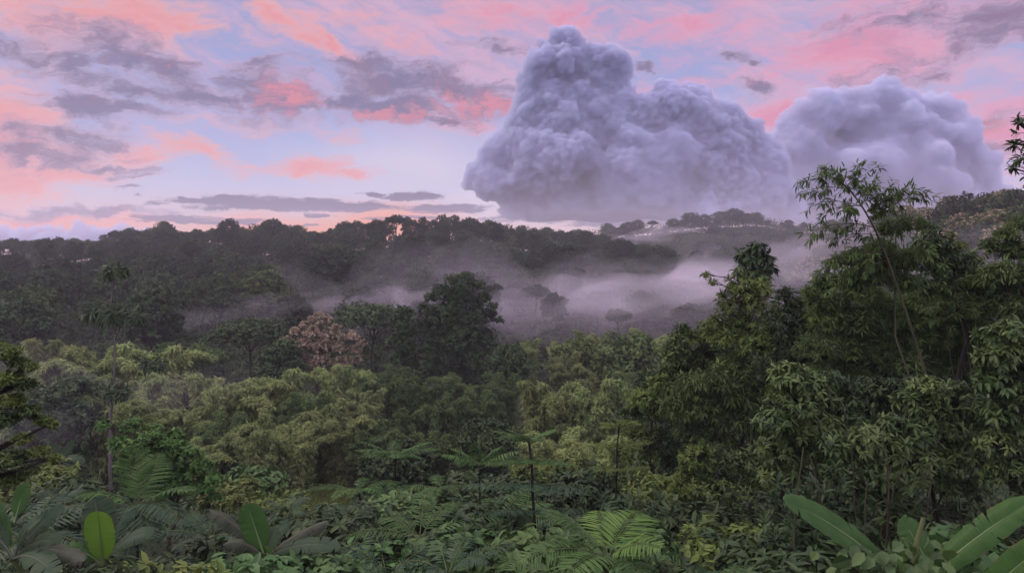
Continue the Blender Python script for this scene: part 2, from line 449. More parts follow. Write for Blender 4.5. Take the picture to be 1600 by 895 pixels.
def banana_leaf(a, b, arch, W, seed, mats, parent, roll=0.0, tears=5, cup=.25, fray=.25, stalk=.12, sagw=.0, face=(0, 0, 1)):
    """Paddle leaf from a (stalk) to b (tip), split along its veins at the tears."""
    rng = np.random.default_rng(seed)
    a = np.asarray(a, float); b = np.asarray(b, float)
    n = 48
    P = bez(a, (a + b) / 2 + np.array([0, 0, arch]), b, n)
    Tn = nrm(np.gradient(P, axis=0)); S = nrm(np.cross(Tn, np.array(face, float))); U = np.cross(S, Tn)
    S, U = S * math.cos(roll) + U * math.sin(roll), U * math.cos(roll) - S * math.sin(roll)
    t = np.linspace(0, 1, n); tb = np.clip((t - stalk) / (1 - stalk), 0, 1)
    w = W * .5 * np.interp(tb, [0, .05, .15, .35, .6, .8, .92, .975, 1], [0, .42, .74, .97, 1, .86, .56, .28, 0.0])
    mb = MB(); along = []
    L = np.linalg.norm(np.diff(P, axis=0), axis=1).sum()
    # midrib
    before = mb.n
    mb.tube(P - U * .006, np.interp(t, [0, stalk, .6, 1], [.045, .034, .016, .004]) * W / .5 * .75, 6, mat=0, tone=1.0)
    along += [0.0] * (mb.n - before); edge = [0.0] * (mb.n - before)
    nv = 6
    i_s = int(stalk * n)
    for s in (-1, 1):
        cuts = [i_s] + sorted(set(int(q) for q in rng.uniform(i_s + 3, n - 3, tears))) + [n - 1]
        for c0, c1 in zip(cuts[:-1], cuts[1:]):
            if c1 - c0 < 1:
                continue
            ii = np.arange(c0, c1 + 1)
            hang = rng.uniform(0, fray); gap = rng.uniform(.1, .9) * min(.6, fray * 1.3)
            v = np.linspace(0, 1, nv)[None, :, None]
            wv = w[ii][:, None, None]
            fwd = Tn[ii][:, None]  # veins sweep slightly to the tip
            lift = cup * v * (1 - v * .9) - hang * v * v - sagw * v * v
            # neighbouring strips draw apart at the edge
            u = np.linspace(-1, 1, len(ii))[:, None, None] if len(ii) > 1 else np.zeros((1, 1, 1))
            pinch = -u * gap * v * v * .5 * (c1 - c0) / n * L
            X = P[ii][:, None] + S[ii][:, None] * (s * v * wv) + U[ii][:, None] * (lift * wv) + fwd * (v * wv * .22 + pinch)
            X = X + U[ii][:, None] * (rng.normal(0, .012, (len(ii), 1, 1)) * v * wv * 2)
            m_ = len(ii)
            q = np.array([(i * nv + j, (i + 1) * nv + j, (i + 1) * nv + j + 1, i * nv + j + 1) for i in range(m_ - 1) for j in range(nv - 1)])
            mb.add(X.reshape(-1, 3), np.concatenate([q[:, [0, 1, 2]], q[:, [0, 2, 3]]]), 0, 0.0, True)
            along += list(np.repeat(t[ii] * L, nv)); edge += list(np.tile(np.linspace(0, 1, nv), len(ii)))
    o = mb.build('leaf', mats, parent)
    at_ = o.data.attributes.new('along', 'FLOAT', 'POINT'); at_.data.foreach_set('value', np.array(along, float))
    ae = o.data.attributes.new('edge', 'FLOAT', 'POINT'); ae.data.foreach_set('value', np.array(edge, float))
    return o


# ------------------------------------------------------------------ sky
def ang(px, py):
    """Azimuth and elevation (degrees) of a photo pixel."""
    u, v = (px - 800) / F, (390 - py) / F
    return math.degrees(math.atan(u)), math.degrees(math.atan(v / math.sqrt(1 + u * u)))


SUN_AZ, SUN_EL = -75.0, 38.0


def build_world():
    w = bpy.data.worlds.new('World'); sc.world = w; w.use_nodes = True
    nt = w.node_tree; nt.nodes.clear(); N, K = nt.nodes.new, nt.links.new

    def sock(x, i):
        if hasattr(x, 'is_output'):
            K(x, i)
        elif isinstance(x, (tuple, list)):
            i.default_value = x if len(i.default_value) == len(x) else (*x, 1.0)
        else:
            i.default_value = x

    def mth(op, a, b=0.0, c=None, clamp=False):
        n = N('ShaderNodeMath'); n.operation = op; n.use_clamp = clamp
        sock(a, n.inputs[0]); sock(b, n.inputs[1])
        if c is not None: sock(c, n.inputs[2])
        return n.outputs[0]

    def vm(op, a, b=(0, 0, 0), c=None):
        n = N('ShaderNodeVectorMath'); n.operation = op
        sock(a, n.inputs[0]); sock(b, n.inputs[1])
        if c is not None: sock(c, n.inputs[2])
        return n.outputs['Value'] if op in ('LENGTH', 'DOT_PRODUCT', 'DISTANCE') else n.outputs[0]

    def mixc(f, a, b):
        n = N('ShaderNodeMix'); n.data_type = 'RGBA'; sock(f, n.inputs[0]); sock(a, n.inputs[6]); sock(b, n.inputs[7]); return n.outputs[2]

    def sstep(x, a, b):
        n = N('ShaderNodeMapRange'); n.interpolation_type = 'SMOOTHSTEP'
        sock(x, n.inputs[0]); n.inputs[1].default_value = a; n.inputs[2].default_value = b; return n.outputs[0]

    def ramp(x, pts):
        n = N('ShaderNodeValToRGB'); e = n.color_ramp.elements
        while len(e) < len(pts): e.new(.5)
        for i, (p, c) in enumerate(pts):
            e[i].position = p; e[i].color = c
        K(x, n.inputs[0]); return n.outputs[0]

    def noise(vec, scale, detail=5, rough=.55, col=False, dim='2D'):
        n = N('ShaderNodeTexNoise'); n.noise_dimensions = dim; sock(vec, n.inputs['Vector']); n.inputs['Scale'].default_value = scale
        n.inputs['Detail'].default_value = detail; n.inputs['Roughness'].default_value = rough
        return n.outputs[1] if col else n.outputs[0]

    tc = N('ShaderNodeTexCoord'); sx = N('ShaderNodeSeparateXYZ'); K(tc.outputs['Generated'], sx.inputs[0])
    x, y, z = sx.outputs
    az = mth('MULTIPLY', mth('ARCTAN2', x, y), 57.29578)
    el = mth('MULTIPLY', mth('ARCSINE', z), 57.29578)
    cb = N('ShaderNodeCombineXYZ'); K(az, cb.inputs[0]); K(el, cb.inputs[1])
    P = cb.outputs[0]                                        # degrees
    # one gentle warp shared by every cloud layer
    wn = noise(vm('MULTIPLY', P, (.11, .2, 0)), 1.0, 4, .6, True)
    W = vm('MULTIPLY_ADD', vm('SUBTRACT', wn, (.5, .5, .5)), (5.5, 2.6, 0), P)
    wn2 = noise(vm('MULTIPLY', P, (.45, .75, 0)), 1.0, 5, .65, True)
    W2 = vm('MULTIPLY_ADD', vm('SUBTRACT', wn2, (.5, .5, .5)), (2.4, 1.3, 0), W)

    def blobs(lst, C):
        acc = None
        for b in lst:
            px, py, rx, ry = b[:4]; rot = b[4] if len(b) > 4 else 0; amp = b[5] if len(b) > 5 else 1.0
            a0, e0 = ang(px, py); k = 57.3 / F * .93
            if rot:
                n = N('ShaderNodeMapping'); n.vector_type = 'TEXTURE'; K(C, n.inputs[0])
                n.inputs[1].default_value = (a0, e0, 0); n.inputs[2].default_value = (0, 0, math.radians(rot)); n.inputs[3].default_value = (rx * k, ry * k, 1)
                q = n.outputs[0]
            else:
                q = vm('MULTIPLY_ADD', C, (1 / (rx * k), 1 / (ry * k), 0), (-a0 / (rx * k), -e0 / (ry * k), 0))
            l = vm('LENGTH', q)
            v = mth('MULTIPLY_ADD', l, -amp, amp)
            acc = v if acc is None else mth('MAXIMUM', acc, v)
        return acc

    # clear dusk sky: blue between warm horizon and rosy top
    e01 = mth('DIVIDE', el, 90.0)
    base = ramp(e01, [(0.0, lin(236, 188, 182)), (.022, lin(232, 200, 204)), (.055, lin(206, 202, 234)), (.10, lin(174, 184, 232)), (.16, lin(160, 170, 222)), (.24, lin(172, 166, 208)), (.5, lin(182, 182, 200)), (1.0, lin(188, 192, 204))])
    base = mixc(mth('MULTIPLY', sstep(az, 5.0, 40.0), .35), base, lin(184, 180, 222))
    glow = mth('MAXIMUM', blobs([(490, 366, 260, 44), (620, 352, 170, 45), (60, 352, 240, 22)], W), 0.0)
    base = mixc(mth('MULTIPLY', glow, 1.25, clamp=True), base, lin(255, 158, 104))
    white = mth('MAXIMUM', blobs([(640, 255, 230, 90, 0, .8), (760, 300, 90, 60, 0, .9)], W), 0.0)
    base = mixc(mth('MULTIPLY', white, .8, clamp=True), base, lin(238, 222, 238))
    # below the horizon: the dim far land
    base = mixc(sstep(el, 0.0, -3.0), base, lin(112, 100, 118))

    # fibres: fine slanting streaks shared by the high layers
    mpn = N('ShaderNodeMapping'); mpn.vector_type = 'TEXTURE'; K(W, mpn.inputs[0]); mpn.inputs[2].default_value = (0, 0, math.radians(-24)); mpn.inputs[3].default_value = (9, 1.5, 1)
    fib = noise(mpn.outputs[0], 1.0, 6, .62)
    mpm = N('ShaderNodeMapping'); mpm.vector_type = 'TEXTURE'; K(W2, mpm.inputs[0]); mpm.inputs[2].default_value = (0, 0, math.radians(6)); mpm.inputs[3].default_value = (5, 1.1, 1)
    fib2 = noise(mpm.outputs[0], 1.0, 7, .66)

    # thin rosy veil
    n1 = noise(vm('MULTIPLY', W, (.055, .16, 0)), 1.0, 6, .6)
    veil = mth('MULTIPLY', sstep(mth('MULTIPLY_ADD', fib, .6, mth('MULTIPLY', n1, .55)), .46, .74), sstep(el, 6.0, 15.0))
    base = mixc(mth('MULTIPLY', veil, .85), base, lin(228, 182, 208))
    # salmon and pink cloud
    n2 = noise(vm('MULTIPLY', W2, (.16, .42, 0)), 1.0, 7, .62)
    b2 = blobs([(150, 30, 240, 60, 0, 1.2), (280, 40, 80, 24), (0, 225, 130, 120, 0, 1.7), (70, 265, 130, 40, 0, 1.2), (10, 140, 80, 40), (230, 20, 160, 30, 0, .9),
                (520, 76, 130, 20, -33, 1.15), (440, 30, 190, 26, -35, 1.0), (190, 235, 70, 40), (310, 240, 110, 20, -14, 1.1), (495, 266, 110, 26, 0, 1.05), (560, 276, 80, 16), (620, 60, 160, 60, -25, .7),
                (800, 25, 260, 50, 0, .85), (1390, 66, 260, 90, 8, 1.15), (1340, 100, 190, 50, -10, 1.05), (1560, 20, 200, 60, 0, 1.0), (1200, 175, 90, 36, 0, 1.15), (1570, 200, 90, 76, 0, 1.2),
                (1040, 140, 140, 20, 0, .95), (1330, 135, 110, 24, 0, 1.0), (80, 342, 220, 20, 0, 1.1), (60, 310, 110, 16, 0, .8), (1480, 150, 90, 26, 0, .9), (1100, 40, 180, 80, 0, .7), (700, 190, 130, 22, 0, .9), (440, 200, 140, 20, 0, .5)], W2)
    d2 = mth('ADD', b2, mth('MULTIPLY_ADD', n2, 1.7, mth('MULTIPLY_ADD', fib2, 1.5, -1.62)))
    f2 = sstep(d2, -.1, .9)
    warm = sstep(az, 10.0, -25.0)
    c2 = mixc(warm, lin(238, 168, 194), lin(250, 180, 178))
    c2 = mixc(mth('MULTIPLY', sstep(d2, .45, 1.3), .85), c2, mixc(warm, lin(236, 138, 166), lin(250, 150, 142)))
    base = mixc(mth('MULTIPLY', f2, .84), base, c2)
    # mauve grey shaded cloud
    n3 = noise(vm('MULTIPLY', W2, (.22, .5, 0)), 1.0, 8, .64)
    b3 = blobs([(190, 92, 220, 50, -6, .95), (270, 108, 110, 30, 0, 1.2), (120, 105, 90, 32, -25, 1.1), (160, 172, 110, 30, 0, 1.2), (100, 215, 90, 26, 0, 1.15), (50, 245, 120, 26, 0, .8), (60, 75, 90, 40, 0, .9), (230, 145, 120, 20, 0, .9),
                (430, 150, 110, 56, 0, 1.3), (330, 156, 110, 18, 0, 1.2), (620, 130, 200, 50, 5, 1.2), (600, 165, 230, 32, 0, 1.25), (740, 145, 110, 44, 0, 1.3), (670, 184, 90, 10, -8, 1.2), (560, 110, 120, 24, 0, 1.0), (780, 165, 60, 24, 0, 1.1),
                (1560, 30, 200, 54, 0, 1.05), (1430, 30, 140, 34, 0, .8), (1380, 128, 120, 20, 0, .8), (790, 70, 100, 18, 0, .5), (1150, 92, 34, 14, 0, 1.1), (1190, 98, 24, 10, 0, 1.1), (1180, 136, 40, 11, 0, 1.1), (1010, 108, 20, 12, 0, 1.0), (1555, 185, 50, 16, 0, 1.05), (1560, 225, 60, 14, 0, .9), (1540, 250, 50, 9, 0, .9),
                (170, 262, 80, 9, 0, 1.1), (200, 272, 40, 7, 0, 1.0), (210, 290, 20, 5, 0, 1), (222, 302, 14, 4, 0, 1), (100, 330, 220, 12, 0, .9)], W2)
    d3 = mth('ADD', b3, mth('MULTIPLY_ADD', n3, 1.9, mth('MULTIPLY_ADD', fib2, 1.3, -1.6)))
    f3 = sstep(d3, -.05, .75)
    red = mth('MAXIMUM', blobs([(440, 152, 70, 46, 0, 1.5), (735, 162, 110, 34, 0, 1.5), (790, 160, 70, 32, 0, 1.6), (600, 178, 140, 16, 0, 1.3), (1570, 195, 70, 46, 0, 1.2)], W2), 0.0)
    n3b = noise(vm('MULTIPLY', W2, (.75, 1.3, 0)), 1.0, 6, .62)
    redf = sstep(mth('ADD', red, mth('MULTIPLY_ADD', n3b, 3.0, -1.75)), .0, 1.25)
    c3 = mixc(sstep(mth('MULTIPLY_ADD', n3b, .9, d3), .5, 1.55), lin(188, 166, 198), lin(124, 111, 145))
    c3 = mixc(mth('MULTIPLY', redf, .85), c3, lin(238, 138, 148))
    base = mixc(mth('MULTIPLY', f3, .86), base, c3)
    # low dark bars over the ridge
    W3 = vm('MULTIPLY_ADD', vm('SUBTRACT', wn2, (.5, .5, .5)), (4.0, .55, 0), P)
    b4 = blobs([(440, 320, 210, 14, 0, 1.35), (360, 310, 60, 8, 0, 1.2), (560, 322, 110, 11, 0, 1.3), (640, 307, 65, 10, 0, 1.25), (575, 304, 24, 5, 0, 1.1), (290, 342, 90, 8, 0, 1.25), (370, 347, 70, 7, 0, 1.1), (700, 326, 90, 10, 0, 1.25), (500, 337, 18, 4, 0, 1), (490, 352, 24, 4, 0, 1),
                (820, 338, 100, 12, 0, .9), (1020, 346, 240, 11, 0, 1.0), (1130, 330, 220, 20, 0, 1.0), (640, 340, 80, 5, 0, 1.0)], W3)
    n4 = noise(vm('MULTIPLY', W3, (.35, 2.2, 0)), 1.0, 5, .6)
    f4 = sstep(mth('ADD', b4, mth('MULTIPLY_ADD', n4, 1.7, -.88)), .05, .55)
    base = mixc(mth('MULTIPLY', f4, .9), base, lin(106, 96, 130))

    lift = mth('MAXIMUM', sstep(el, 22.0, 55.0), mth('MULTIPLY', sstep(y, .3, -.5), sstep(el, -2.0, 12.0)))  # extra sky brightness overhead and behind the camera, added to light the foliage
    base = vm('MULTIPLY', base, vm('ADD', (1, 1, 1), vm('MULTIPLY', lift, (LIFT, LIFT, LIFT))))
    sky = N('ShaderNodeTexSky'); sky.sky_type = 'NISHITA'; sky.sun_disc = False
    sky.sun_elevation = math.radians(SUN_EL); sky.sun_rotation = math.radians(SUN_AZ)
    sky.altitude = 400; sky.dust_density = 2.5; sky.ozone_density = 2.0
    b1 = N('ShaderNodeBackground'); b1.inputs[1].default_value = .05; K(sky.outputs[0], b1.inputs[0])
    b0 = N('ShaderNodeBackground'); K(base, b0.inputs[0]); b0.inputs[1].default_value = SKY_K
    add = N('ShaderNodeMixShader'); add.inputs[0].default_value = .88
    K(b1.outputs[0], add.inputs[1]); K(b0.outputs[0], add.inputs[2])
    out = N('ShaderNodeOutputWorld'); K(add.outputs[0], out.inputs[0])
    w.cycles.sampling_method = 'MANUAL'; w.cycles.sample_map_resolution = 512


SKY_K = 1.0
HAZE = .00024
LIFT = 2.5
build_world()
sun = bpy.data.lights.new('sun', 'SUN'); sun.energy = 2.0; sun.angle = math.radians(14); sun.color = (1, .82, .72)
so = bpy.data.objects.new('sun', sun); COL.objects.link(so)
_sd = Vector((math.sin(math.radians(SUN_AZ)) * math.cos(math.radians(SUN_EL)), math.cos(math.radians(SUN_AZ)) * math.cos(math.radians(SUN_EL)), math.sin(math.radians(SUN_EL))))
so.rotation_euler = _sd.to_track_quat('Z', 'Y').to_euler(); so.location = (0, 0, 300)

cam = bpy.data.cameras.new('camera'); co = bpy.data.objects.new('camera', cam); COL.objects.link(co); sc.camera = co
co.location = (0, 0, EYE); co.rotation_euler = (math.pi / 2, 0, 0)
cam.sensor_width = 36; cam.lens = 36 * F / 1600; cam.shift_y = -57.5 / 1600; cam.clip_start = .1; cam.clip_end = 60000
vs = sc.view_settings; vs.view_transform = 'Standard'; vs.look = 'None'; vs.gamma = 1; vs.exposure = 0; vs.use_curve_mapping = False
cy = sc.cycles
cy.use_denoising = True; cy.max_bounces = 9; cy.diffuse_bounces = 3; cy.glossy_bounces = 2; cy.transmission_bounces = 3; cy.transparent_max_bounces = 4
cy.volume_bounces = 5; cy.volume_step_rate = 2.0; cy.volume_max_steps = 96; cy.use_adaptive_sampling = True; cy.adaptive_threshold = .02; cy.sample_clamp_indirect = 4
cy.caustics_reflective = False; cy.caustics_refractive = False


# ------------------------------------------------------------------ cumulus and mist
def hash3(i, j, k, s):
    n = (i * 73856093) ^ (j * 19349663) ^ (k * 83492791) ^ (s * 265443576)
    n = (n ^ (n >> 13)) * 1274126177; n = n ^ (n >> 16)
    return (n & 0xffffff) / float(0xffffff)


def worley(P, s=0):
    B = np.floor(P).astype(np.int64); best = np.full(len(P), 9.)
    for a in (-1, 0, 1):
        for b in (-1, 0, 1):
            for c in (-1, 0, 1):
                C = B + np.array([a, b, c])
                q = np.stack([hash3(C[:, 0], C[:, 1], C[:, 2], s + t) for t in (1, 2, 3)], 1) + C
                best = np.minimum(best, ((q - P) ** 2).sum(1))
    return np.sqrt(best)


def puff_mesh(name, puffs, vox, octs, mat, seed, flat=1.0, floor=None):
    """One lumpy closed body round the given (centre, radii) puffs."""
    bm = bmesh.new()
    big = max(r[0] for c, r in puffs)
    for c, r in puffs:
        m = bmesh.ops.create_icosphere(bm, subdivisions=3 if r[0] > .3 * big else 2, radius=1.0)
        bmesh.ops.scale(bm, vec=r, verts=m['verts']); bmesh.ops.translate(bm, vec=Vector(c), verts=m['verts'])
    me = bpy.data.meshes.new(name); bm.to_mesh(me); bm.free()
    o = bpy.data.objects.new(name, me); COL.objects.link(o)
    md = o.modifiers.new('r', 'REMESH'); md.mode = 'VOXEL'; md.voxel_size = vox
    me2 = bpy.data.meshes.new_from_object(o.evaluated_get(bpy.context.evaluated_depsgraph_get()))
    o.modifiers.clear(); o.data = me2; bpy.data.meshes.remove(me); me2.name = name
    n = len(me2.vertices); P = np.empty(n * 3); me2.vertices.foreach_get('co', P); P = P.reshape(-1, 3)
    for qi, (sz, amp) in enumerate(octs):
        if qi == 2:     # clean body before the fine lumps
            o2 = o.modifiers.new('r', 'REMESH'); o2.mode = 'VOXEL'; o2.voxel_size = vox
            me3 = bpy.data.meshes.new_from_object(o.evaluated_get(bpy.context.evaluated_depsgraph_get()))
            o.modifiers.clear(); o.data = me3; bpy.data.meshes.remove(me2); me2 = me3; me2.name = name
            n = len(me2.vertices); P = np.empty(n * 3); me2.vertices.foreach_get('co', P); P = P.reshape(-1, 3)
        no = np.empty(n * 3); me2.vertices.foreach_get('normal', no); no = no.reshape(-1, 3)
        wv = worley(P * np.array([1, 1, 1 / flat]) / sz + seed * 7.31)
        calm = .25 + 1.25 * vnoise(P[:, 0] / (octs[0][0] * 1.6) + P[:, 1] / (octs[0][0] * 3), P[:, 2] / (octs[0][0] * 1.3), seed + 20) if qi >= 2 else 1.0
        P = P + no * ((.5 - wv) * amp * calm)[:, None]
        me2.vertices.foreach_set('co', P.ravel()); me2.update()
    if floor is not None:       # level base
        lim = floor + (vnoise(P[:, 0] / 420, P[:, 1] / 420, seed) - .5) * 110
        P[:, 2] = np.where(P[:, 2] < lim, lim - (lim - P[:, 2]) * .06, P[:, 2])
        me2.vertices.foreach_set('co', P.ravel()); me2.update()
    me2.polygons.foreach_set('use_smooth', [True] * len(me2.polygons))
    me2.materials.clear(); me2.materials.append(mat)
    return o


CLW = vol_mat('cloud_wisp_vapour', .0013, (.70, .73, .86))


def cumulus(name, label, lst, d, vox, octs, mat, seed, depth=.8, base=338, wisp=True):
    rng = np.random.default_rng(seed)
    pf = []
    for px, py, r in lst:
        R = r * d / F
        c = at(px, py, d + rng.uniform(-.6, .6) * R + (0 if r < 40 else .3 * R))
        pf.append((c, (R, R * depth, R * .95)))
        if r > 11:
            for dv in rand_dirs(rng, 9, .55):
                if dv[2] > -.1:
                    q = R * rng.uniform(.22, .46); pf.append((c + dv * np.array([1, depth, .95]) * (R * rng.uniform(.78, .98)), (q, q, q)))
    o = puff_mesh(name, pf, vox, octs, mat, seed, floor=at(0, base, d)[2])
    if wisp:
        pf2 = [(c + rng.normal(size=3) * r[0] * .12, tuple(q * rng.uniform(.94, 1.12) for q in r)) for c, r in pf if r[0] * F / d > 7]
        k = F / d
        w_ = puff_mesh('wisp', pf2, vox * 1.25, ((34 / k, 26 / k), (15 / k, 20 / k), (7.5 / k, 13 / k)), CLW, seed + 3, floor=at(0, base + 2, d)[2])
        w_.parent = o
    return tag(o, label, 'cloud')


CL1 = vol_mat('cloud_vapour', .030, (.57, .63, .765))
CL2 = vol_mat('thin_cloud_vapour', .016, (.63, .685, .81))
cumulus('cumulus_cloud', 'towering grey mauve cumulus cloud rising from the ridge to a ragged top', [
    (772, 282, 40), (745, 278, 24), (728, 290, 13), (800, 235, 42), (825, 200, 42), (822, 160, 24), (836, 172, 26), (860, 150, 26), (818, 128, 17), (845, 100, 26), (858, 85, 22), (880, 95, 30), (884, 66, 22), (872, 55, 12), (895, 58, 14), (903, 75, 14), (910, 105, 22), (925, 84, 17), (940, 95, 18), (955, 92, 18), (968, 98, 16), (980, 110, 12), (958, 118, 15), (935, 120, 14), (985, 120, 8), (865, 172, 40), (915, 168, 36), (958, 172, 28), (838, 145, 30), (895, 132, 32), (925, 128, 22), (905, 150, 34), (945, 150, 30), (975, 150, 20), (1000, 160, 16), (962, 128, 18),
    (760, 240, 14), (880, 205, 62), (900, 250, 85), (850, 250, 62), (960, 225, 75), (1000, 185, 26), (985, 175, 18), (1020, 172, 26), (1050, 165, 24), (1035, 158, 16), (1070, 172, 24), (1100, 190, 34), (1128, 172, 17), (1140, 185, 22), (1120, 215, 45), (1160, 215, 34), (1050, 225, 80), (1180, 245, 42), (1205, 260, 28), (1195, 235, 20),
    (1052, 144, 13), (1040, 150, 10), (1130, 160, 11), (1142, 168, 10), (1165, 188, 12), (1010, 154, 11), (1204, 218, 12), (1222, 245, 12), (1088, 168, 12), (792, 205, 14), (778, 230, 12), (1000, 280, 80), (1100, 270, 80), (830, 300, 48), (890, 310, 40), (950, 315, 42), (1020, 318, 42), (1090, 320, 44), (1160, 310, 50), (1200, 300, 34), (1225, 310, 22), (860, 335, 40), (930, 345, 50), (1010, 345, 50), (1090, 345, 50), (1170, 340, 46), (1230, 335, 34), (800, 325, 26)],
    5200, 25, ((300, 70), (130, 64), (64, 54), (34, 34)), CL1, 3)
cumulus('cumulus_cloud', 'broad lavender cumulus bank behind the tall bamboo, right of the towering cloud', [
    (1275, 145, 14), (1264, 152, 11), (1372, 132, 15), (1386, 126, 11), (1396, 134, 11), (1440, 160, 13), (1472, 154, 11), (1500, 182, 13), (1240, 184, 13), (1345, 158, 12), (1526, 205, 12), (1540, 250, 14), (1235, 200, 24), (1260, 172, 20), (1275, 155, 18), (1290, 175, 34), (1320, 170, 30), (1340, 188, 30), (1358, 152, 18), (1380, 145, 24), (1400, 140, 14), (1410, 160, 26), (1440, 175, 30), (1475, 165, 15), (1485, 180, 22), (1505, 200, 26), (1520, 220, 20), (1250, 230, 42), (1320, 235, 56), (1400, 230, 62), (1465, 235, 52), (1520, 260, 36), (1545, 285, 26), (1560, 300, 18),
    (1260, 290, 54), (1340, 290, 66), (1420, 290, 66), (1500, 295, 48), (1300, 330, 40), (1380, 335, 40), (1460, 330, 40), (1580, 322, 26), (1250, 345, 40), (1340, 350, 50), (1430, 350, 50), (1520, 345, 44), (1590, 345, 34), (1620, 340, 24)],
    6600, 32, ((380, 90), (160, 72), (80, 52), (50, 30)), CL2, 8, base=352)
cumulus('cumulus_cloud', 'small pale distant cumulus bank low on the horizon at the left', [
    (-20, 372, 16), (10, 368, 14), (35, 362, 9), (60, 356, 9), (75, 360, 10), (95, 360, 9), (120, 354, 10), (128, 350, 7), (140, 358, 10), (160, 362, 10), (185, 356, 9), (192, 352, 6), (205, 362, 10), (230, 364, 9), (255, 368, 9), (50, 372, 14), (90, 372, 14), (130, 372, 14), (170, 372, 14), (210, 372, 14), (245, 376, 12), (-60, 374, 14), (-30, 378, 16), (30, 380, 18), (0, 376, 16), (70, 378, 18), (110, 378, 18), (150, 378, 18), (190, 378, 18), (225, 380, 16), (260, 378, 12), (20, 366, 9), (48, 362, 9), (150, 360, 7), (175, 360, 8)],
    9000, 26, ((150, 60), (70, 34)), CL2, 5, base=384, wisp=False)


# ------------------------------------------------------------------ setting
def build_ground():
    ys = np.concatenate([np.linspace(-80, 0, 12)[:-1], np.linspace(0, 60, 60)[:-1], np.linspace(60, 1000, 150)[:-1], np.linspace(1000, 2000, 24)])
    us = np.linspace(-1, 1, 141); us = np.sign(us) * np.abs(us) ** 1.3
    Y = np.repeat(ys, len(us)); U = np.tile(us, len(ys))
    X = U * np.minimum(np.abs(Y) * 1.25 + 50, 1700)
    Z = ground(X, Y)
    V = np.stack([X, Y, Z], 1); n = len(us)
    i = (np.arange(len(ys) - 1)[:, None] * n + np.arange(n - 1)[None]).ravel()
    T = np.concatenate([np.stack([i, i + 1, i + n + 1], 1), np.stack([i, i + n + 1, i + n], 1)])
    mb = MB(); mb.add(V, T, 0, .5, True)
    m, nt, N, K = new_mat('forest_floor')
    out = N('ShaderNodeOutputMaterial'); p = N('ShaderNodeBsdfPrincipled'); p.inputs['Roughness'].default_value = .95; p.inputs['Specular IOR Level'].default_value = .1
    tc = N('ShaderNodeTexCoord'); nz = N('ShaderNodeTexNoise'); nz.inputs['Scale'].default_value = .35; nz.inputs['Detail'].default_value = 8
    cr = N('ShaderNodeValToRGB'); e = cr.color_ramp.elements
    e[0].position = .35; e[0].color = (.016, .022, .012, 1); e[1].position = .65; e[1].color = (.040, .048, .022, 1)
    K(tc.outputs['Object'], nz.inputs[0]); K(nz.outputs[0], cr.inputs[0]); K(cr.outputs[0], p.inputs['Base Color'])
    bp = N('ShaderNodeBump'); bp.inputs['Distance'].default_value = .3; K(nz.outputs[0], bp.inputs['Height']); K(bp.outputs[0], p.inputs['Normal']); K(p.outputs[0], out.inputs[0])
    o = mb.build('ground', m); tag(o, kind='structure')


build_ground()


def gz(x, y):
    return float(ground(x, y))


# ------------------------------------------------------------------ far forest
rng0 = np.random.default_rng(11)
far_protos = []
for i, (R, H, nl, shape, mats, fl) in enumerate([
        (6.5, 15, 16, 'dome', ['far'], .8), (7.5, 16, 18, 'dome', ['far'], .62), (5.2, 17, 14, 'dome', ['far'], 1.05), (7.0, 15, 17, 'dome', ['far'], .9),
        (6.0, 14, 14, 'dome', ['far_olive'], .8), (5.0, 18, 13, 'column', ['far'], 1.1), (6.8, 15, 16, 'dome', ['dark'], .75), (4.5, 15, 9, 'umbrella', ['far'], .7)]):
    o = one_mesh_tree('hillside_tree', [M[q] for q in mats], M['bark_dark'], 100 + i, R=R, H=H, nl=nl, ncl=64, nlf=9, L=.54, W=.34, zspan=1.75, shape=shape, flat=fl, trunk_r=.28, open_=.5, hang=.3)
    far_protos.append((o, H, R))


def far_label(px, d, py):
    side = 'left slope' if px < 330 else 'central slope' if px < 820 else 'slope behind the mist' if px < 1180 else 'spur behind the bamboo'
    lvl = 'lower' if d < 215 else 'middle' if d < 290 else 'upper'
    return f'dark rainforest tree crowding the {lvl} far hillside, {side}'


used_p = set(); n_far = 0


def crest_fill():
    rng = np.random.default_rng(50)
    n = 16000; px = rng.uniform(-60, 1680, n); lim = np.interp(px, _cp, _cd); dd = lim + rng.uniform(-16, 5, n)
    far = rng.random(n) < .25; px = np.where(far, rng.uniform(920, 1450, n), px); dd = np.where(far, rng.uniform(690, 726, n), dd)
    xx = dd * (px - 800) / F; zz = ground(xx, dd) + rng.uniform(.3, 1, n) * (4 + 4.5 * vnoise(xx / 6, dd / 6, 4))
    n2 = 16000; p2 = rng.uniform(880, 1480, n2); d2 = 730 - 150 * rng.random(n2) ** 2.2; x2 = d2 * (p2 - 800) / F
    z2 = ground(x2, d2) + rng.uniform(.2, 1, n2) * (5 + 8 * vnoise(x2 / 9, d2 / 9, 6))
    xx, dd, zz = np.concatenate([xx, x2]), np.concatenate([dd, d2]), np.concatenate([zz, z2]); n += n2
    mb = MB(); whorls(mb, np.stack([xx, dd, zz], 1), rand_dirs(rng, n, 1.0), 6, .95, .55, 1.1, .2, rng, .5, tone=vnoise(xx / 5, dd / 5, 9))
    tag(mb.build('forest_undergrowth', M['far']), kind='stuff')


crest_fill()


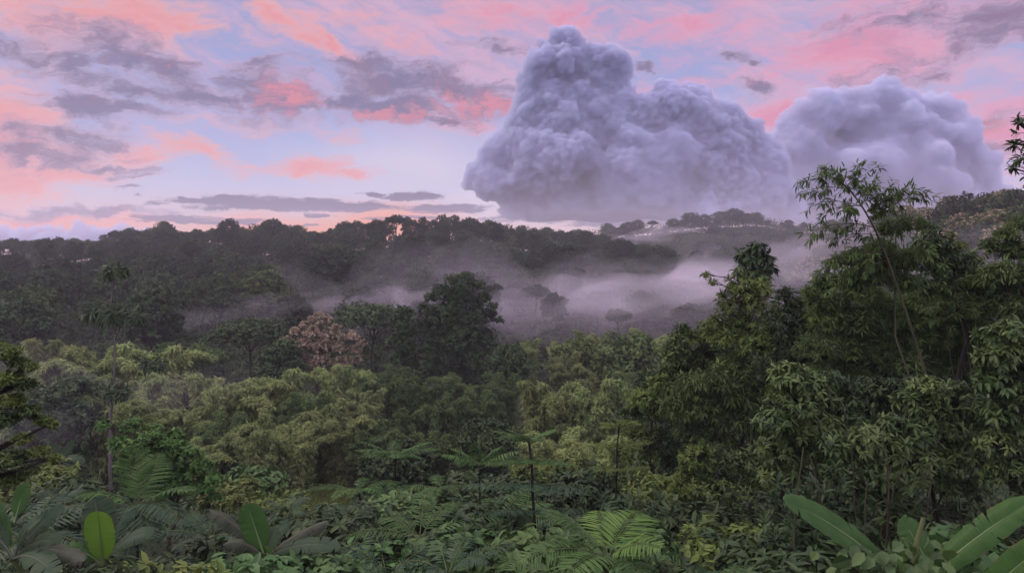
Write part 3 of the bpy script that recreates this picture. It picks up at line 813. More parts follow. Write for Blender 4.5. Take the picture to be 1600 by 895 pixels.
def put_far(px, d, top_py=None, kinds=None, name=None, label=None, group=None, sz=1.0, cat='tree'):
    global n_far
    k = int(rng0.integers(len(far_protos))) if kinds is None else int(rng0.choice(kinds))
    o, H, R = far_protos[k]
    xx = d * (px - 800) / F; g = gz(xx, d) - 1.5
    s = sz * rng0.uniform(.8, 1.2)
    if top_py is not None:
        h = EYE + d * (390 - top_py) / F - g
        s = max(.45, min(1.5, h / H)); g += h - s * H
    w = s * rng0.uniform(.9, 1.18) * (.78 if top_py is not None else 1)
    lb = label or far_label(px, d, 0)
    g_ = group or lb.replace('dark rainforest tree crowding', 'trees crowding')
    r = dup(o, (xx, d, g), rng0.uniform(0, 6.28), (w, w, s), lb, g_)
    r['category'] = cat
    if name: r.name = name
    n_far += 1
    return r


d = 152.0
while d < 372:
    step = 15.5 * F / d
    px = -40 + rng0.uniform(0, step)
    while px < 1380:
        dd = d + rng0.uniform(-7, 7)
        lim = np.interp(px, _cp, _cd)
        if dd < lim - 4 and not (px > 1130 and dd > 230):
            put_far(px, dd, sz=.9)
        px += step * rng0.uniform(.72, 1.1)
    d += 17.5 + (d - 150) * .03

sky_line = [(-8, 374), (22, 372), (48, 376), (75, 374), (92, 371), (118, 373), (140, 375), (163, 369), (182, 360), (203, 357), (222, 361), (258, 347), (285, 362), (305, 357), (330, 359), (357, 343), (378, 356), (398, 352), (424, 343), (447, 352), (462, 353), (492, 361), (520, 356), (538, 347), (560, 346), (588, 344), (620, 336), (643, 343), (664, 342), (690, 338), (712, 339), (738, 341), (762, 345), (790, 352), (815, 353), (835, 357), (858, 356), (880, 360), (900, 359), (918, 362), (945, 366)]
_sx, _sy = [q[0] for q in sky_line], [q[1] for q in sky_line]
sky_line += [((a + b) / 2, (c + d_) / 2 + rng0.uniform(2, 7)) for a, b, c, d_ in zip(_sx[:-1], _sx[1:], _sy[:-1], _sy[1:])]
for px, py in sky_line:
    put_far(px + rng0.uniform(-3, 3), np.interp(px, _cp, _cd) - rng0.uniform(0, 14), py, kinds=[0, 1, 2, 3, 5, 6, 7, 0], name='ridge_tree',
            label='dark tree standing on the skyline of the near ridge' + (', left of the highest crown' if px < 560 else ', on its highest middle part' if px < 780 else ', where it dips'),
            group='ridge trees on the skyline' + (' left' if px < 560 else ' middle' if px < 780 else ' right'))
for px, py in [(957, 354), (972, 352), (990, 352), (1012, 357), (1040, 354), (1055, 352), (1070, 345), (1086, 343), (1104, 347), (1122, 341), (1138, 340), (1150, 338), (1168, 333), (1184, 338), (1200, 344), (1222, 347), (1240, 352), (1256, 348), (1275, 352), (1295, 350), (1322, 338), (1345, 352)]:
    put_far(px, 715 + rng0.uniform(-15, 10), py, kinds=[0, 1, 2, 3, 7], name='ridge_tree', label='small dark tree on the distant second ridge under the grey cloud', group='trees on the distant second ridge')
for px in range(940, 1400, 22):
    for dd in (560, 590, 622, 655, 690):
        if rng0.random() < .75:
            put_far(px + rng0.uniform(-10, 10), dd, None, name='ridge_tree', label='small dark tree on the distant second ridge under the grey cloud', group='trees on the distant second ridge', sz=1.2)
# spur at the right, with rust-tinged crowns
for o_, s_ in ((1, 1),):
    pinkp = one_mesh_tree('blossoming_tree', [M['far_olive'], M['pink']], M['bark_dark'], 140, R=6, H=13, nl=13, ncl=46, nlf=6, L=.6, W=.4, flat=.8, open_=.5, extra=.45)
    tag(pinkp, cat='tree')
for i, (px, py, dd, pk) in enumerate([(1385, 330, 205, 0), (1412, 322, 215, 1), (1440, 325, 220, 1), (1490, 308, 190, 1), (1517, 310, 185, 0), (1545, 303, 180, 0), (1568, 298, 176, 1), (1592, 300, 172, 0), (1620, 292, 170, 0), (1395, 352, 180, 0), (1430, 348, 175, 1), (1470, 340, 170, 0), (1510, 335, 160, 1), (1550, 330, 155, 1), (1590, 325, 152, 0), (1420, 372, 150, 0), (1480, 365, 150, 1), (1530, 358, 146, 0), (1580, 350, 140, 1), (1625, 345, 140, 0), (1330, 375, 200, 0), (1290, 385, 220, 0), (1350, 395, 165, 1), (1270, 400, 190, 1)]):
    if pk:
        xx = dd * (px - 800) / F; top = EYE + dd * (390 - py) / F
        s = 1.0
        kw = dict(label='rust tinged flowering tree in the mist on the spur behind the bamboo', group='rust tinged trees on the spur')
        if not used_p:
            pinkp.location = (xx, dd, top - 13); used_p.add(1); tag(pinkp, **kw)
        else:
            r = dup(pinkp, (xx, dd, top - 13), rng0.uniform(0, 6), (s, s, s), kw['label'], kw['group'])
    else:
        put_far(px, dd, py, name='ridge_tree', label='dark tree standing in mist on the spur at the far right', group='trees on the misty spur')
# the moved originals
for k, (o, H, R) in enumerate(far_protos):
    px = [70, 240, 410, 560, 700, 880, 1010, 330][k]; dd = [172, 205, 188, 230, 250, 215, 190, 240][k]
    xx = dd * (px - 800) / F
    o.location = (xx, dd, gz(xx, dd)); lb = far_label(px, dd, 0); tag(o, lb, 'tree', lb.replace('dark rainforest tree crowding', 'trees crowding'))
print('far', n_far, time.time() - T0)


def scatter_under(name, n, d0, d1, pxr, hfun, k, L, W, mats, seed, dpow=1.0, keep=None, spread=1.1, hang=.2, fine=False):
    rng = np.random.default_rng(seed)
    t = rng.random(n) ** dpow
    dd = d0 * (d1 / d0) ** t; px = rng.uniform(pxr[0], pxr[1], n)
    xx = dd * (px - 800) / F
    if keep is not None:
        m = keep(px, dd, xx); dd, px, xx = dd[m], px[m], xx[m]
    lump = vnoise(xx / 2.3, dd / 2.3, seed) ** 1.5
    zz = ground(xx, dd) + hfun(dd) * lump * rng.uniform(.25, 1.0, len(dd))
    A = rand_dirs(rng, len(dd), 1.2)
    sc_ = 1.0
    mb = MB()
    tone = np.clip(vnoise(xx / 1.5, dd / 1.5, seed + 1) * .9 + rng.normal(0, .12, len(dd)), 0, 1)
    whorls(mb, np.stack([xx, dd, zz], 1), A, k, L, W, spread, hang, rng, stag=L * .5, tone=tone, fine=fine)
    return tag(mb.build(name, mats), kind='stuff')


scatter_under('forest_undergrowth', 40000, 122, 520, (-60, 1680), lambda d: np.interp(d, [120, 180, 300], [4.5, 6.5, 9.0]), 6, .85, .5, M['far'], 21, keep=lambda px, d, x: d < np.interp(px, _cp, _cd) + 10)


# ------------------------------------------------------------------ middle ground: bamboo and trees of the valley floor
def place_top(o, px, py, d, H, rz, wide=1.0, label=None, group=None, first=False, smin=.4, smax=2.0):
    """Stand a plant of model height H on the ground with its top at photo height py."""
    xx = d * (px - 800) / F; g = gz(xx, d)
    s = (EYE + d * (390 - py) / F - g) / H
    s = max(smin, min(smax, s))
    g = EYE + d * (390 - py) / F - s * H
    sc3 = (s * wide, s * wide, s)
    if first:
        o.location = (xx, d, g); o.rotation_euler = (0, 0, rz); o.scale = sc3
        if label: o['label'] = label
        if group: o['group'] = group
        return o
    return dup(o, (xx, d, g), rz, sc3, label, group)


rng1 = np.random.default_rng(5)
bam = []
for i, (H, nc, sp, ar, mt) in enumerate([(10, 15, 2.8, 4.2, 'bamboo'), (10, 12, 2.6, 4.8, 'bamboo'), (10, 14, 2.8, 4.2, 'bamboo_green'), (10, 9, 2.0, 3.4, 'bamboo_green')]):
    cu, fo = bamboo_mesh(200 + i, H, nc, sp, ar, leafL=.44, leafW=.12, per=170, fluff=.85, start=.14)
    o = thing('bamboo_clump', 'bamboo', 'bamboo', (0, 0, 0))
    cu.build('culm', M['culm'], o); fo.build('foliage', M[mt], o)
    bam.append(o)
bam_used = set()
groves = [
    # px, top py, distance, model, label
    (72, 512, 84, 0, 'feathery pale bamboo clump with the tallest tip, below the dark slope at the far left'),
    (28, 540, 80, 1, 'pale bamboo clump half hidden by the leafy boughs at the left edge'),
    (118, 530, 80, 1, 'pale yellow green bamboo clump above the dusky round tree'),
    (156, 520, 84, 0, 'pale bamboo clump directly behind the thin umbrella tree trunk'),
    (205, 545, 76, 1, 'pale bamboo clump between the two drooping umbrella tops'),
    (248, 528, 84, 0, 'pale bamboo clump rising behind the higher umbrella top'),
    (292, 520, 92, 2, 'greener bamboo clump at the dark forest foot, left of the rusty tree'),
    (330, 585, 70, 0, 'yellow green bamboo clump with rounded plume above the domed bush'),
    (375, 575, 72, 1, 'yellow green bamboo clump right beside the rounded plume, drooping low'),
    (285, 600, 66, 1, 'pale bamboo clump just above the crown of the domed bush'),
    (232, 610, 68, 0, 'pale bamboo clump under the drooping umbrella top'),
    (352, 640, 60, 2, 'shaded bamboo clump at the foot of the yellow green plumes'),
    (433, 578, 74, 0, 'pointed pale bamboo clump below the left side of the rusty tree'),
    (482, 590, 70, 2, 'bamboo clump standing directly below the rusty tree'),
    (532, 558, 80, 0, 'pointed bamboo clump at the right foot of the rusty tree'),
    (575, 600, 72, 0, 'bamboo clump between the rusty tree and the drooping green plumes'),
    (610, 560, 88, 2, 'tall green bamboo clump with stacked drooping plumes'),
    (652, 562, 76, 3, 'bright arching bamboo plume in front of the big dark tree'),
    (640, 620, 70, 2, 'low bamboo clump under the bright arching plume'),
    (700, 600, 70, 3, 'dark green bamboo clump at the foot of the big dark tree'),
    (748, 610, 74, 2, 'green bamboo clump to the right below the big dark tree'),
    (790, 560, 82, 2, 'green bamboo clump beside the big dark tree toward the mist'),
    (505, 640, 62, 2, 'shaded bamboo clump above the meadow'),
    (560, 650, 60, 2, 'shaded bamboo clump beyond the star shaped fern tree'),
    (430, 645, 60, 0, 'bamboo clump behind the low bright bush by the meadow'),
    (848, 578, 58, 0, 'yellow green bamboo clump at the centre, right of the dark valley gap'),
    (900, 575, 60, 1, 'wide yellow bamboo clump with flat sprays below the mist'),
    (945, 574, 64, 0, 'yellow bamboo clump touching the leafy wall of trees'),
    (870, 640, 50, 1, 'loose yellow bamboo clump in front of the wide one'),
    (930, 650, 46, 1, 'loose fine leaved bamboo clump behind the slender sapling'),
    (985, 665, 42, 0, 'fine bamboo clump at the foot of the leafy wall'),
    (170, 600, 62, 0, 'pale bamboo clump at the foot of the thin umbrella tree'),
    (60, 590, 66, 1, 'pale bamboo clump beside the dusky round tree'),
    (400, 650, 54, 0, 'yellow green bamboo clump above the meadow on its left'),
    (455, 640, 56, 1, 'yellow green bamboo clump above the middle of the meadow'),
    (530, 620, 60, 0, 'yellow green bamboo clump between the pointed clump and the star shaped fern tree'),
    (590, 640, 56, 2, 'green bamboo clump behind the star shaped fern tree'),
    (680, 655, 55, 2, 'green bamboo clump in the shaded gap below the big dark tree'),
    (305, 655, 54, 1, 'yellow green bamboo clump just right of the domed bush'),
    (715, 560, 84, 2, 'green bamboo clump hiding the trunk of the big dark tree'),
    (560, 575, 86, 2, 'green bamboo clump hiding the foot of the rusty tree'),
    (500, 600, 84, 0, 'pale bamboo clump close under the rusty tree'),
    (826, 520, 118, 0, 'misty pale bamboo clump beside the fog bank'),
    (868, 512, 122, 1, 'misty pale bamboo clump under the brightest fog'),
    (915, 505, 126, 0, 'misty bamboo clump right of the brightest fog'),
    (962, 508, 118, 1, 'misty bamboo clump close to the leafy wall'),
    (1010, 500, 112, 0, 'misty bamboo clump touching the shoulder of the leafy wall'),
    (890, 548, 96, 0, 'hazy bamboo clump behind the wide yellow one'),
    (1000, 560, 84, 2, 'green bamboo clump half hidden by the leafy wall shoulder'),
    (950, 545, 92, 1, 'hazy yellow bamboo clump above the wide one'),
]
for px, py, d, k, lb in groves:
    o = bam[k]
    if 55 < d < 100: py -= rng1.choice([0, 4, 10, 22])
    place_top(o, px, py, d, 9.7, rng1.uniform(0, 6.28), rng1.uniform(.85, 1.05), lb, 'bamboo clumps on the valley floor', first=k not in bam_used, smax=1.7)
    bam_used.add(k)

MID = [
    # px, top, d, R, H, nl, mats, shape, flat, label
    (100, 590, 60, 3.9, 9.5, 15, ['dark'], 'dome', 1.0, 'dusky round tree standing dim in front of the pale bamboo'),
    (245, 448, 128, 5.5, 15, 15, ['dark'], 'dome', 1.1, 'dark upright tree with a bushy head on the slope above the pale bamboo'),
    (410, 425, 165, 6.5, 15, 16, ['far_olive'], 'dome', .8, 'lighter round tree left of the fog on the middle slope'),
    (520, 388, 205, 9.5, 17, 20, ['far'], 'dome', .85, 'large dark round tree above the left end of the fog'),
    (612, 400, 190, 6.8, 14, 15, ['far'], 'dome', .8, 'dark round tree above the fog, right of the large round one'),
    (390, 500, 118, 7.0, 13, 14, ['dark'], 'umbrella', .5, 'flat layered dark tree left of the rusty tree'),
    (585, 478, 122, 6.5, 13, 14, ['dark'], 'umbrella', .5, 'flat layered dark tree in the fog right of the rusty tree'),
    (440, 530, 104, 4.2, 12, 13, ['dark'], 'dome', 1.1, 'shadowy tree in front of the rusty tree on its left'),
    (628, 486, 100, 2.6, 15, 9, ['dark'], 'column', 1.6, 'narrow dark tree with a ragged top touching the big dark tree'),
    (760, 655, 54, 3.6, 8, 11, ['dark'], 'dome', .9, 'dark bush tree in the gap beside the feathery sapling'),
    (620, 690, 48, 3.0, 6, 10, ['dark'], 'dome', .8, 'low dark bush tree behind the star shaped fern tree'),
    (795, 535, 90, 4.0, 14, 14, ['dark', ], 'dome', 1.2, 'dark tree leaning against the right side of the big dark tree'),
    (985, 520, 98, 6.0, 12, 14, ['far_olive'], 'dome', .8, 'hazy brown green tree below the right end of the fog'),
    (905, 530, 104, 5.5, 12, 14, ['far_olive'], 'dome', .8, 'hazy olive tree below the middle of the fog'),
    (318, 545, 100, 4.5, 12, 13, ['dark'], 'dome', 1.0, 'dim tree between the pale bamboo and the flat layered tree'),
    (30, 470, 120, 6.0, 14, 14, ['far'], 'dome', .9, 'dark round tree above the bamboo at the far left'),
]
for i, (px, py, d, R, H, nl, mt, shp, fl, lb) in enumerate(MID):
    o = simple_tree('valley_tree', lb, 'tree', (0, 0, 0), [M[q] for q in mt], M['bark_dark'], 300 + i, 'trees of the valley and the lower slope', R=R, H=H, nl=nl, ncl=80, nlf=8,
                    L=.34 + d * .0019, W=.2 + d * .0013, shape=shp, flat=fl, zspan=1.8, open_=.45, trunk_r=.2, hang=.4)
    place_top(o, px, py, d, H, 0, 1.0, first=True, smax=1.6)

# the big dark tree and the rust tinged tree
DENSE = 1.1


def hero_tree(name, label, cat, base, trunk_top, lobes, mats, bark, seed, L, W, ncl, nlf, trunk_r=.2, spread=1.0, hang=.4, stag=.8, fine=False, mat_pick=None, inner=.4, low=-.35, flat=.85, group=None, root_px=None, twig=.012, droop=.18, bare=1.0):
    """Tree with one bough per lobe: trunk, boughs, and on each bough its foliage."""
    rng = np.random.default_rng(seed)
    base = np.asarray(base, float)
    o = thing(name, label, cat, base, group)
    tt = np.asarray(trunk_top, float) - base
    tr = MB(); tp = branch_path((0, 0, -.6), tt, rng, 0, 9)
    tr.tube(tp, np.linspace(trunk_r * 1.2, trunk_r * .35, 9), 8)
    tr.build('trunk', bark, o)
    for i, (c, r) in enumerate(lobes):
        c = np.asarray(c, float) - base
        dist = np.linalg.norm(tp - c, axis=1) + np.maximum(0, tp[:, 2] - c[2]) * 1.5
        a = tp[max(1, int(np.argmin(dist)))]
        lb = MB(); lp = branch_path(a, c, rng, .08, 6)
        lb.tube(lp, np.linspace(max(.014, trunk_r * .32), .010, 6), 5)
        n = max(6, int(ncl * DENSE * (r ** 2)))
        C, A = lobe_clumps(c, r, n, rng, inner, low, flat)
        src = lp[rng.integers(2, 6, len(C))]
        lb.tubes(src, C, twig, twig * .5, bend=np.array([0, 0, .08 * r]))
        bo = lb.build('bough', bark, o)
        fo = MB()
        lt = rng.uniform(.25, .7)
        tone = np.clip(lt + rng.normal(0, .16, len(C)), 0, 1)
        lsz = rng.uniform(.78, 1.18); L_, W_ = L * lsz, W * lsz * rng.uniform(.9, 1.1)
        mp = 0 if mat_pick is None else mat_pick[i % len(mat_pick)]
        if mp < 0:      # mixed: some ends in the second colour
            sel = (rng.random(len(C)) < -mp) & (A[:, 2] > -.2)
            whorls(fo, C[~sel], A[~sel], nlf, L_, W_, spread, hang, rng, L_ * stag, fine, tone[~sel], 0, droop=droop)
            if sel.any(): whorls(fo, C[sel], A[sel], nlf * 2, L_, W_, spread, .0, rng, L_ * 1.4, fine, tone[sel], 1, droop=droop)
        else:
            whorls(fo, C, A, nlf, L_, W_, spread, hang, rng, L_ * stag, fine, tone, mp, droop=droop)
        fo.build('foliage', mats, bo)
    return o


def px_lobes(lst, d, rng):
    out = []
    for q in lst:
        px, py, r = q[:3]; dd = d + (q[3] if len(q) > 3 else rng.uniform(-.5, .5) * r * d / F)
        out.append((at(px, py, dd), r * dd / F))
    return out


rng2 = np.random.default_rng(77)
D = 100
hero_tree('tall_tree', 'big dark dense tree standing tallest in the middle of the valley before the fog', 'tree', (at(712, 600, D)[0], D, gz(at(712, 600, D)[0], D)), at(712, 450, D),
          px_lobes([(728, 434, 15), (708, 438, 16), (745, 446, 14), (722, 450, 20), (690, 456, 17), (672, 466, 13), (757, 464, 13), (770, 478, 10), (715, 470, 26), (740, 472, 18), (662, 484, 14), (678, 492, 16), (695, 492, 28), (735, 495, 30), (762, 492, 16), (665, 512, 20), (685, 520, 28), (720, 525, 32), (755, 525, 24), (768, 540, 14), (672, 545, 22), (700, 555, 28), (738, 558, 30), (760, 565, 18), (680, 575, 22), (715, 588, 28), (745, 592, 24), (665, 590, 16), (780, 500, 8), (640, 560, 14), (690, 615, 24), (735, 620, 26), (770, 600, 18), (648, 600, 16), (705, 640, 24)], D, rng2),
          [M['mango_dark']], M['bark_dark'], 401, .44, .20, 34, 9, .45, 1.0, .55, group=None, low=-.6, inner=.25)
D = 108
hero_tree('blossoming_tree', 'rounded tree with rusty pink blossom tips in the valley below the fog', 'tree', (at(500, 600, D)[0], D, gz(at(500, 600, D)[0], D)), at(500, 520, D),
          px_lobes([(500, 494, 9), (488, 500, 9), (512, 500, 9), (476, 508, 9), (524, 512, 9), (500, 508, 11), (462, 518, 10), (447, 532, 8), (490, 520, 18), (520, 525, 16), (450, 540, 14), (475, 540, 18), (505, 542, 20), (530, 545, 14), (548, 528, 13), (553, 548, 12), (440, 548, 8), (564, 538, 9), (448, 558, 12), (468, 562, 18), (500, 566, 20), (558, 562, 10), (535, 568, 16), (480, 585, 18), (515, 588, 18)], D, rng2),
          [M['far_olive'], M['pink']], M['bark'], 402, .40, .17, 30, 6, .3, 1.0, .05, mat_pick=[-.86], inner=.55)

# thin tree with drooping umbrella tops
D = 55
ub = at(173, 752, D); ub[2] = gz(ub[0], D)
t_um = thing('umbrella_tree', 'thin pale trunked tree with four dark drooping umbrella tufts, rising before the bamboo', 'tree', ub)
mb = MB()
p1 = np.array([ub, at(172, 700, D), at(173, 650, D), at(178, 600, D), at(180, 540, D), at(172, 480, D), at(180, 425, D)]) - ub
mb.tube(p1, [.15, .14, .12, .10, .07, .055, .045], 7); mb.build('trunk', M['bark_pale'], t_um)
tufts = [(at(180, 612, D - .6), 1.3, None), (at(239, 570, D), 1.2, at(182, 612, D)), (at(180, 424, D), 1.3, None), (at(165, 490, D + .5), 2.2, None), (at(198, 495, D + 1), 1.6, at(178, 560, D))]
rngu = np.random.default_rng(9)
for c, r, src in tufts:
    c = c - ub
    bb = MB()
    if src is not None:
        bb.tube(branch_path(src - ub, c, rngu, .02, 5), [.05, .045, .04, .035, .03], 5)
    fo = MB(); n = 34
    a = rngu.uniform(0, 6.28, n); e = rngu.uniform(-.15, .9, n)
    out = np.stack([np.cos(a) * np.cos(e), np.sin(a) * np.cos(e), np.sin(e) * .55], 1)
    tip = c + out * r * rngu.uniform(.45, .8, (n, 1)); st = np.repeat(c[None], n, 0)
    bb.tubes(st, tip, .012, .008, bend=np.array([0, 0, .1]))
    bo = bb.build('bough', M['bark'], t_um)
    whorls(fo, tip, nrm(out + [0, 0, .1]), 8, .5 * r / .9, .16, 1.2, .75, rngu, .05, True, droop=.35)
    fo.build('foliage', M['mango_dark'], bo)

# bright domed bush
D = 31
db = at(262, 760, D); db[2] = gz(db[0], D)
hero_tree('round_bush', 'domed bright green bush of rounded leaf tufts beside the pale thin trunk', 'bush', db, at(255, 700, D),
          px_lobes([(205, 668, 20), (240, 680, 24), (270, 690, 24), (162, 668, 14), (222, 700, 26), (255, 712, 30), (292, 715, 26), (310, 735, 24), (275, 745, 30), (330, 755, 20), (235, 740, 26), (300, 765, 24), (338, 778, 14), (190, 695, 18), (205, 720, 22), (260, 775, 26)], D, rng2),
          [M['bush']], M['bark'], 403, .24, .11, 90, 11, .1, 1.25, .45, stag=.3, fine=True, low=-.2)

DENSE = 1.35

# ------------------------------------------------------------------ the leafy wall at the right
D = 32
def base_at(px, d):
    x = d * (px - 800) / F
    return (x, d, gz(x, d))


hero_tree('tall_tree', 'tall tree with a pagoda top of large dark drooping leaves, left of the bamboo', 'tree', base_at(1182, 33), at(1180, 392, 33),
          px_lobes([(1180, 388, 14, 0), (1164, 398, 12), (1196, 402, 13), (1176, 408, 20, 0), (1200, 420, 16), (1160, 424, 14), (1182, 432, 22, 0)], 33, rng2),
          [M['mango_dark']], M['bark_dark'], 501, .42, .16, 52, 8, .16, 1.1, .8, fine=True, stag=.5, droop=.3, low=-.2)
hero_tree('leafy_tree', 'olive leaved tree wrapped round the trunk of the pagoda topped tree', 'tree', base_at(1150, 32), at(1165, 460, 32),
          px_lobes([(1160, 452, 30), (1190, 455, 22), (1140, 478, 26), (1172, 480, 32), (1205, 490, 26), (1112, 440, 9), (1100, 430, 7), (1128, 458, 10), (1245, 475, 14), (1260, 460, 10), (1150, 505, 30), (1190, 520, 34), (1120, 500, 18), (1135, 530, 28), (1170, 545, 32), (1115, 525, 20), (1150, 570, 30)], 31.5, rng2),
          [M['olive']], M['bark_dark'], 502, .30, .085, 60, 9, .14, 1.0, .5, fine=False)
hero_tree('leafy_tree', 'shadowy tree with small dark leaves between the pagoda top and the bamboo', 'tree', base_at(1245, 29), at(1240, 500, 29),
          px_lobes([(1240, 480, 30), (1222, 462, 22), (1262, 488, 26), (1215, 510, 36), (1255, 520, 36), (1230, 545, 40), (1190, 545, 34), (1260, 560, 36), (1215, 580, 40), (1275, 510, 20)], 29, rng2),
          [M['mango_dark'], M['olive']], M['bark_dark'], 503, .26, .085, 60, 9, .13, 1.0, .55, mat_pick=[0, 0, 1, 0])
hero_tree('leafy_tree', 'dark shouldered tree where the leafy wall meets the fog', 'tree', base_at(1070, 37), at(1075, 540, 37),
          px_lobes([(1068, 515, 14), (1060, 540, 26), (1085, 530, 22), (1110, 520, 26), (1050, 560, 24), (1085, 565, 32), (1120, 555, 32), (1040, 580, 20), (1130, 590, 30)], 36, rng2),
          [M['mango'], M['olive']], M['bark_dark'], 504, .33, .11, 50, 9, .14, 1.0, .5, mat_pick=[0, 0, 1])
hero_tree('leafy_tree', 'feathery green tree hanging over the slope below the dark shouldered one', 'tree', base_at(1110, 31), at(1105, 610, 31),
          px_lobes([(1080, 605, 34), (1115, 600, 34), (1150, 615, 36), (1060, 635, 30), (1100, 640, 40), (1145, 655, 40), (1180, 620, 36), (1190, 670, 34), (1075, 670, 30), (1120, 690, 36), (1165, 585, 32), (1135, 580, 28), (1205, 600, 34)], 30.5, rng2),
          [M['fine'], M['mango']], M['bark_dark'], 505, .33, .065, 64, 10, .13, .9, .65, mat_pick=[0, 0, 1], stag=1.3)
hero_tree('leafy_tree', 'mottled olive tree on the lower left flank of the leafy wall', 'tree', base_at(1020, 33), at(1020, 650, 33),
          px_lobes([(1000, 625, 26), (985, 650, 24), (1025, 640, 30), (1000, 680, 30), (1045, 690, 30), (1020, 710, 30), (990, 715, 22), (1060, 720, 28), (1030, 600, 22)], 33, rng2),
          [M['olive'], M['mango_dark']], M['bark_dark'], 506, .28, .10, 60, 8, .12, 1.0, .4, mat_pick=[0, 1, 0])
hero_tree('leafy_tree', 'pale tipped tree low on the leafy wall above its dark foot', 'tree', base_at(1130, 25), at(1130, 720, 25),
          px_lobes([(1090, 715, 34), (1130, 725, 36), (1165, 730, 36), (1075, 755, 30), (1110, 765, 36), (1150, 775, 38), (1185, 760, 30), (1095, 800, 30), (1135, 815, 30), (1060, 790, 22)], 25, rng2),
          [M['olive'], M['mango']], M['bark_dark'], 507, .22, .07, 95, 9, .1, 1.0, .4, mat_pick=[0, 1, 1], stag=1.0)

# narrow leaved bamboo mass and its tall arching culm
wallb = [
    (1330, 26, 'dense narrow leaved bamboo thicket at the foot of the arching culm', [(1290, 470, 30), (1320, 440, 26), (1345, 460, 34), (1300, 500, 40), (1350, 505, 44), (1390, 480, 34), (1330, 545, 46), (1285, 545, 40), (1380, 550, 46), (1265, 455, 16), (1280, 590, 36), (1330, 595, 36)]),
    (1440, 25, 'dense narrow leaved bamboo thicket behind the reddish stems', [(1420, 500, 36), (1455, 480, 30), (1440, 530, 44), (1480, 520, 40), (1420, 570, 40), (1470, 570, 40), (1510, 560, 36), (1520, 510, 30), (1440, 470, 26), (1500, 480, 28), (1470, 455, 22), (1540, 470, 24)]),
    (1560, 23, 'arching fine leaved bamboo reaching the upper right edge', [(1575, 365, 22), (1600, 350, 24), (1550, 385, 20), (1590, 395, 36), (1560, 430, 36), (1600, 440, 40), (1535, 440, 26), (1580, 480, 44), (1530, 480, 30), (1620, 500, 40)]),
    (1400, 22, 'leafy crown of narrow leaves hanging beside the arching culm', [(1385, 355, 18), (1375, 385, 24), (1400, 405, 30), (1350, 415, 24), (1370, 430, 34), (1415, 440, 30), (1340, 440, 22), (1310, 405, 14), (1330, 395, 14), (1290, 440, 20), (1360, 395, 20), (1425, 400, 22), (1440, 345, 10), (1415, 345, 14), (1455, 355, 8)]),
]
for i, (px, d, lb, ls) in enumerate(wallb):
    hero_tree('bamboo_thicket', lb, 'bamboo', base_at(px, d), at(px, min(l[1] for l in ls) + 20, d), px_lobes(ls, d, rng2),
              [M['fine'], M['bamboo_green']], M['culm'], 520 + i, .27, .05, 190, 10, .05, .85, .6, mat_pick=[0, 1, 0], stag=1.6, inner=.3, flat=.75)


def spray_culm(name, label, cat, path, r0, sprays, mats, bark, seed, L=.25, W=.04, n_per=16, k=9, group=None, sub='spray'):
    """A slender stem along path with leafy side sprays, each from a stem point out to a tip."""
    rng = np.random.default_rng(seed)
    base = np.asarray(path[0], float); o = thing(name, label, cat, base, group)
    P = np.asarray(path, float) - base
    # smooth the path
    t = np.linspace(0, len(P) - 1, 40); i0 = np.minimum(t.astype(int), len(P) - 2); fr = (t - i0)[:, None]
    Q = P[i0] * (1 - fr) + P[i0 + 1] * fr
    for _ in range(6):
        Q[1:-1] = (Q[:-2] + 2 * Q[1:-1] + Q[2:]) / 4
    mb = MB(); mb.tube(Q, np.linspace(r0, r0 * .22, 40), 7); mb.build('culm', bark, o)
    for a, b in sprays:
        b = np.asarray(b, float) - base; a = np.asarray(a, float) - base
        a = Q[np.argmin(np.linalg.norm(Q - a, axis=1))]
        ln = np.linalg.norm(b - a)
        tw = bez(a, (a + b) / 2 + np.array([0, 0, .16 * ln]), b, 9)
        sb = MB(); sb.tube(tw, np.linspace(.012, .004, 9), 4)
        tt = rng.uniform(.12, 1.0, n_per); ii = tt * 8; j = np.minimum(ii.astype(int), 7); f_ = (ii - j)[:, None]
        C0 = tw[j] * (1 - f_) + tw[j + 1] * f_
        dirv = nrm(b - a)
        A = nrm(dirv * .8 + rng.normal(size=(n_per, 3)) * .55 + np.array([0, 0, .05]))
        C = C0 + A * (rng.uniform(.08, .42, (n_per, 1)) * min(1, ln) * 1.0)
        C[:, 2] -= rng.uniform(0, .12, n_per)
        sb.tubes(C0, C, .005, .003)
        bo = sb.build('branch', bark, o)
        fo = MB(); whorls(fo, C, A, k, L, W, .8, .5, rng, L * 1.0, True, droop=.3)
        fo.build('foliage', mats, bo)
    return o


